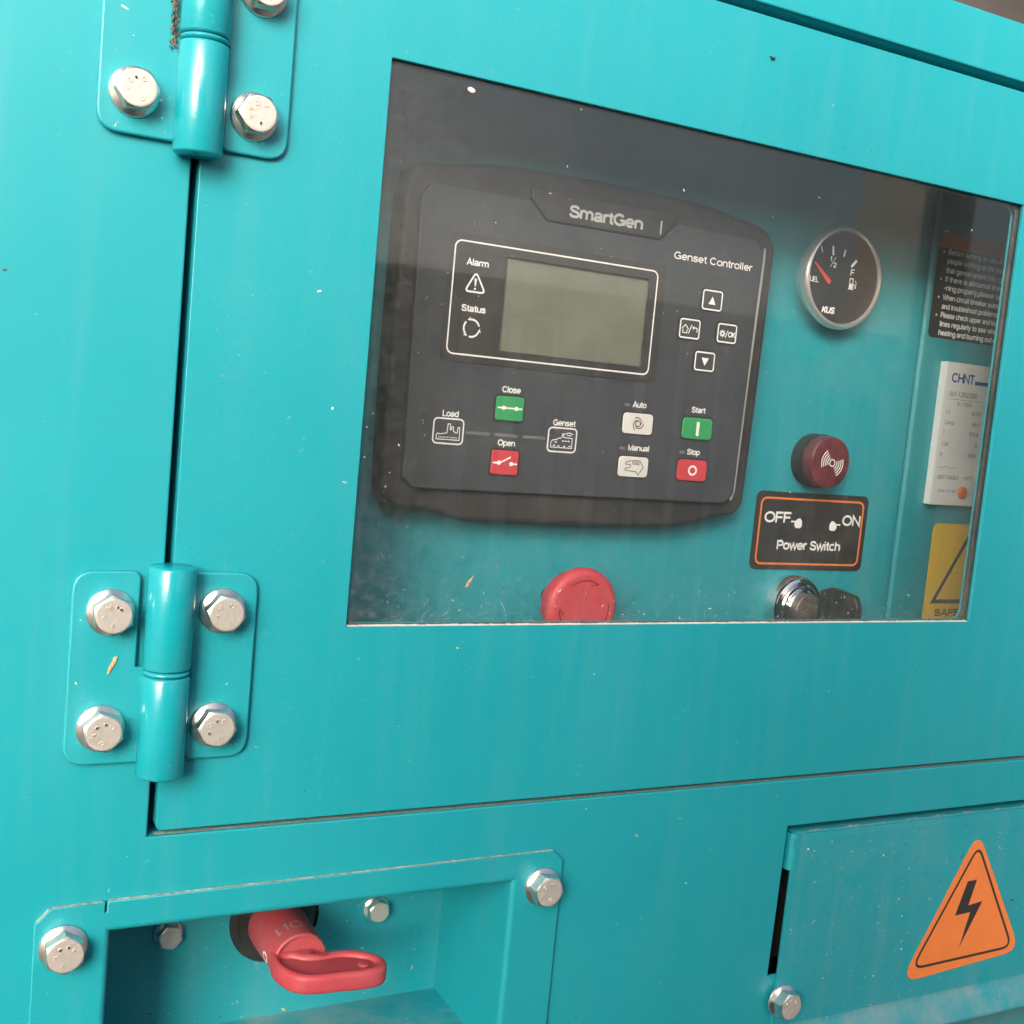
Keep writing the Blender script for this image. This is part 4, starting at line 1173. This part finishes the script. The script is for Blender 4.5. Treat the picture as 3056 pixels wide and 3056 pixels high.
def ledge_dust():
    rg = random.Random(21); v, f = [], []
    def strip(xa, ya, xb, yb, w0, w1, gap=.12, hmax=.35):
        n = int(abs(xb - xa) / 1.3)
        hs = [max(.02, .45 + .35 * math.sin(i * .37 + gap * 50) + rg.gauss(0, .28)) for i in range(n + 2)]
        for i in range(n):
            t0, t1 = i / n, (i + 1.02) / n
            q = [(xa + (xb - xa) * t, ya + (yb - ya) * t) for t in (t0, t1)]
            h0, h1 = hs[i] * hmax, hs[i + 1] * hmax
            a = w1 - .05; s = len(v)
            v.extend([(q[0][0], q[0][1] + .03, a), (q[1][0], q[1][1] + .03, a), (q[1][0], q[1][1] + h1, (w0 + a) / 2), (q[0][0], q[0][1] + h0, (w0 + a) / 2),
                      (q[0][0], q[0][1] + .03, w0), (q[1][0], q[1][1] + .03, w0)])
            f.extend([(s, s + 1, s + 2, s + 3), (s + 3, s + 2, s + 5, s + 4)])
    strip(-86, -327.15, 107, -326.75, .2, 2.15, .10, .5)
    strip(-106, -327.65, -88, -327.5, .2, 2.15, .15, .5)
    strip(-111, -332.4, -107, -328.2, .2, 2.15, .15, .4)
    strip(-70, -304.15, 430, -304.15, -5.0, -1.2, .12, .25)
    strip(253, -332.6, 430, -332.6, -3.0, .2, .2, .3)
    e = thing("ledge_dust", "line of pale dust lying on the folded edges and in the lower door gap", "dust", kind="stuff")
    o = from_lists("dust_lines", v, f, M['ledge'], e); o["kind"] = "stuff"
ledge_dust()

def lint():
    rg = random.Random(5); v, f = [], []
    def fibre(pts, r):
        s = len(v)
        for i, p in enumerate(pts):
            for k in range(3):
                a = k * 2.094
                v.append((p[0] + r * math.cos(a), p[1] + r * math.sin(a), p[2] + (0.5 * r * math.sin(a + 1))))
        for i in range(len(pts) - 1):
            for k in range(3):
                j = (k + 1) % 3
                f.append((s + 3 * i + k, s + 3 * i + j, s + 3 * i + 3 + j, s + 3 * i + 3 + k))
    def squig(x, y, w, ln, r):
        a = rg.uniform(-.6, .6) + (math.pi if rg.random() < .5 else 0); pts = [(x, y, w)]
        for _ in range(6):
            a += rg.uniform(-.7, .7)
            x += math.cos(a) * ln / 6; y += math.sin(a) * ln / 6 * .7
            pts.append((x, max(y, -222.6), w + rg.uniform(0, .25)))
        fibre(pts, r)
    for _ in range(60):
        squig(rg.uniform(2, 350), -222.3 + abs(rg.gauss(0, 3.6)), -1.6, rg.uniform(2.5, 7), rg.uniform(.035, .075))
    for _ in range(22):
        squig(rg.uniform(4, 350), rg.uniform(-215, -4), -1.6, rg.uniform(1, 3.5), rg.uniform(.035, .07))
    return from_lists("fibres", v, f, M['cobweb'], None)
e = thing("window_lint", "pale lint and fine fibres caught along the window's lower edge", "lint", kind="stuff")
o = lint(); o.parent = e; o["kind"] = "stuff"

def debris(name, label, cat, poly, w, thick, mat):
    e = thing(name, label, cat)
    plate("body", [poly], w, w + thick, mat, e, thick * .3, 1)
debris("straw_chip", "brown straw chip stuck to the left leaf of the lower hinge", "straw", [(-91.8, -239.6), (-91.2, -239.4), (-88.8, -234.6), (-88.4, -232.8), (-89.6, -233.0), (-91.4, -237.0)], 3.05, .5, M['straw'])
debris("dry_leaf", "small brown dry leaf bit clinging low on the window pane", "leaf", [(52.6, -207.0), (53.4, -204.6), (56.0, -202.0), (56.2, -201.6), (55.2, -204.2), (53.6, -206.6)], -1.68, .25, M['straw'])
debris("pale_seed", "white seed stuck on the window near its top left corner", "seed", smooth([(33.6, -4.6), (34.6, -3.8), (36.6, -4.3), (37.0, -5.2), (35.8, -5.9), (34.2, -5.5)], 3), -1.68, .4, M['fleck'])
debris("dead_fly", "tiny black insect speck on the door above the window", "insect", [(180.0, 38.6), (180.8, 38.0), (181.0, 37.2), (182.2, 37.0), (183.4, 37.6), (183.2, 38.9), (182.4, 38.3), (181.6, 38.7)], .56, .4, M['black'])

def cobweb():
    e = thing("cobweb_dirt", "brown cobweb and dirt packed beside the upper hinge barrel", "cobweb", kind="stuff")
    rg = random.Random(9); v, f = [], []
    for _ in range(170):
        y = rg.uniform(-16, 40) ; x = -82.4 + rg.gauss(0, .8)
        p = flake(x, y, 3.05 + rg.uniform(0, 1.6), rg.uniform(.15, .7), rg, rg.choice((1, 2, 3)), rg.uniform(1.1, 2.0))
        s = len(v); v += p; v.append((p[0][0] * .5 + p[2][0] * .5, p[0][1] * .5 + p[2][1] * .5, p[0][2] + .7))
        for i in range(len(p)): f.append((s + i, s + (i + 1) % len(p), s + len(p)))
    o = from_lists("fibres", v, f, M['grime'], e); o["kind"] = "stuff"
cobweb()
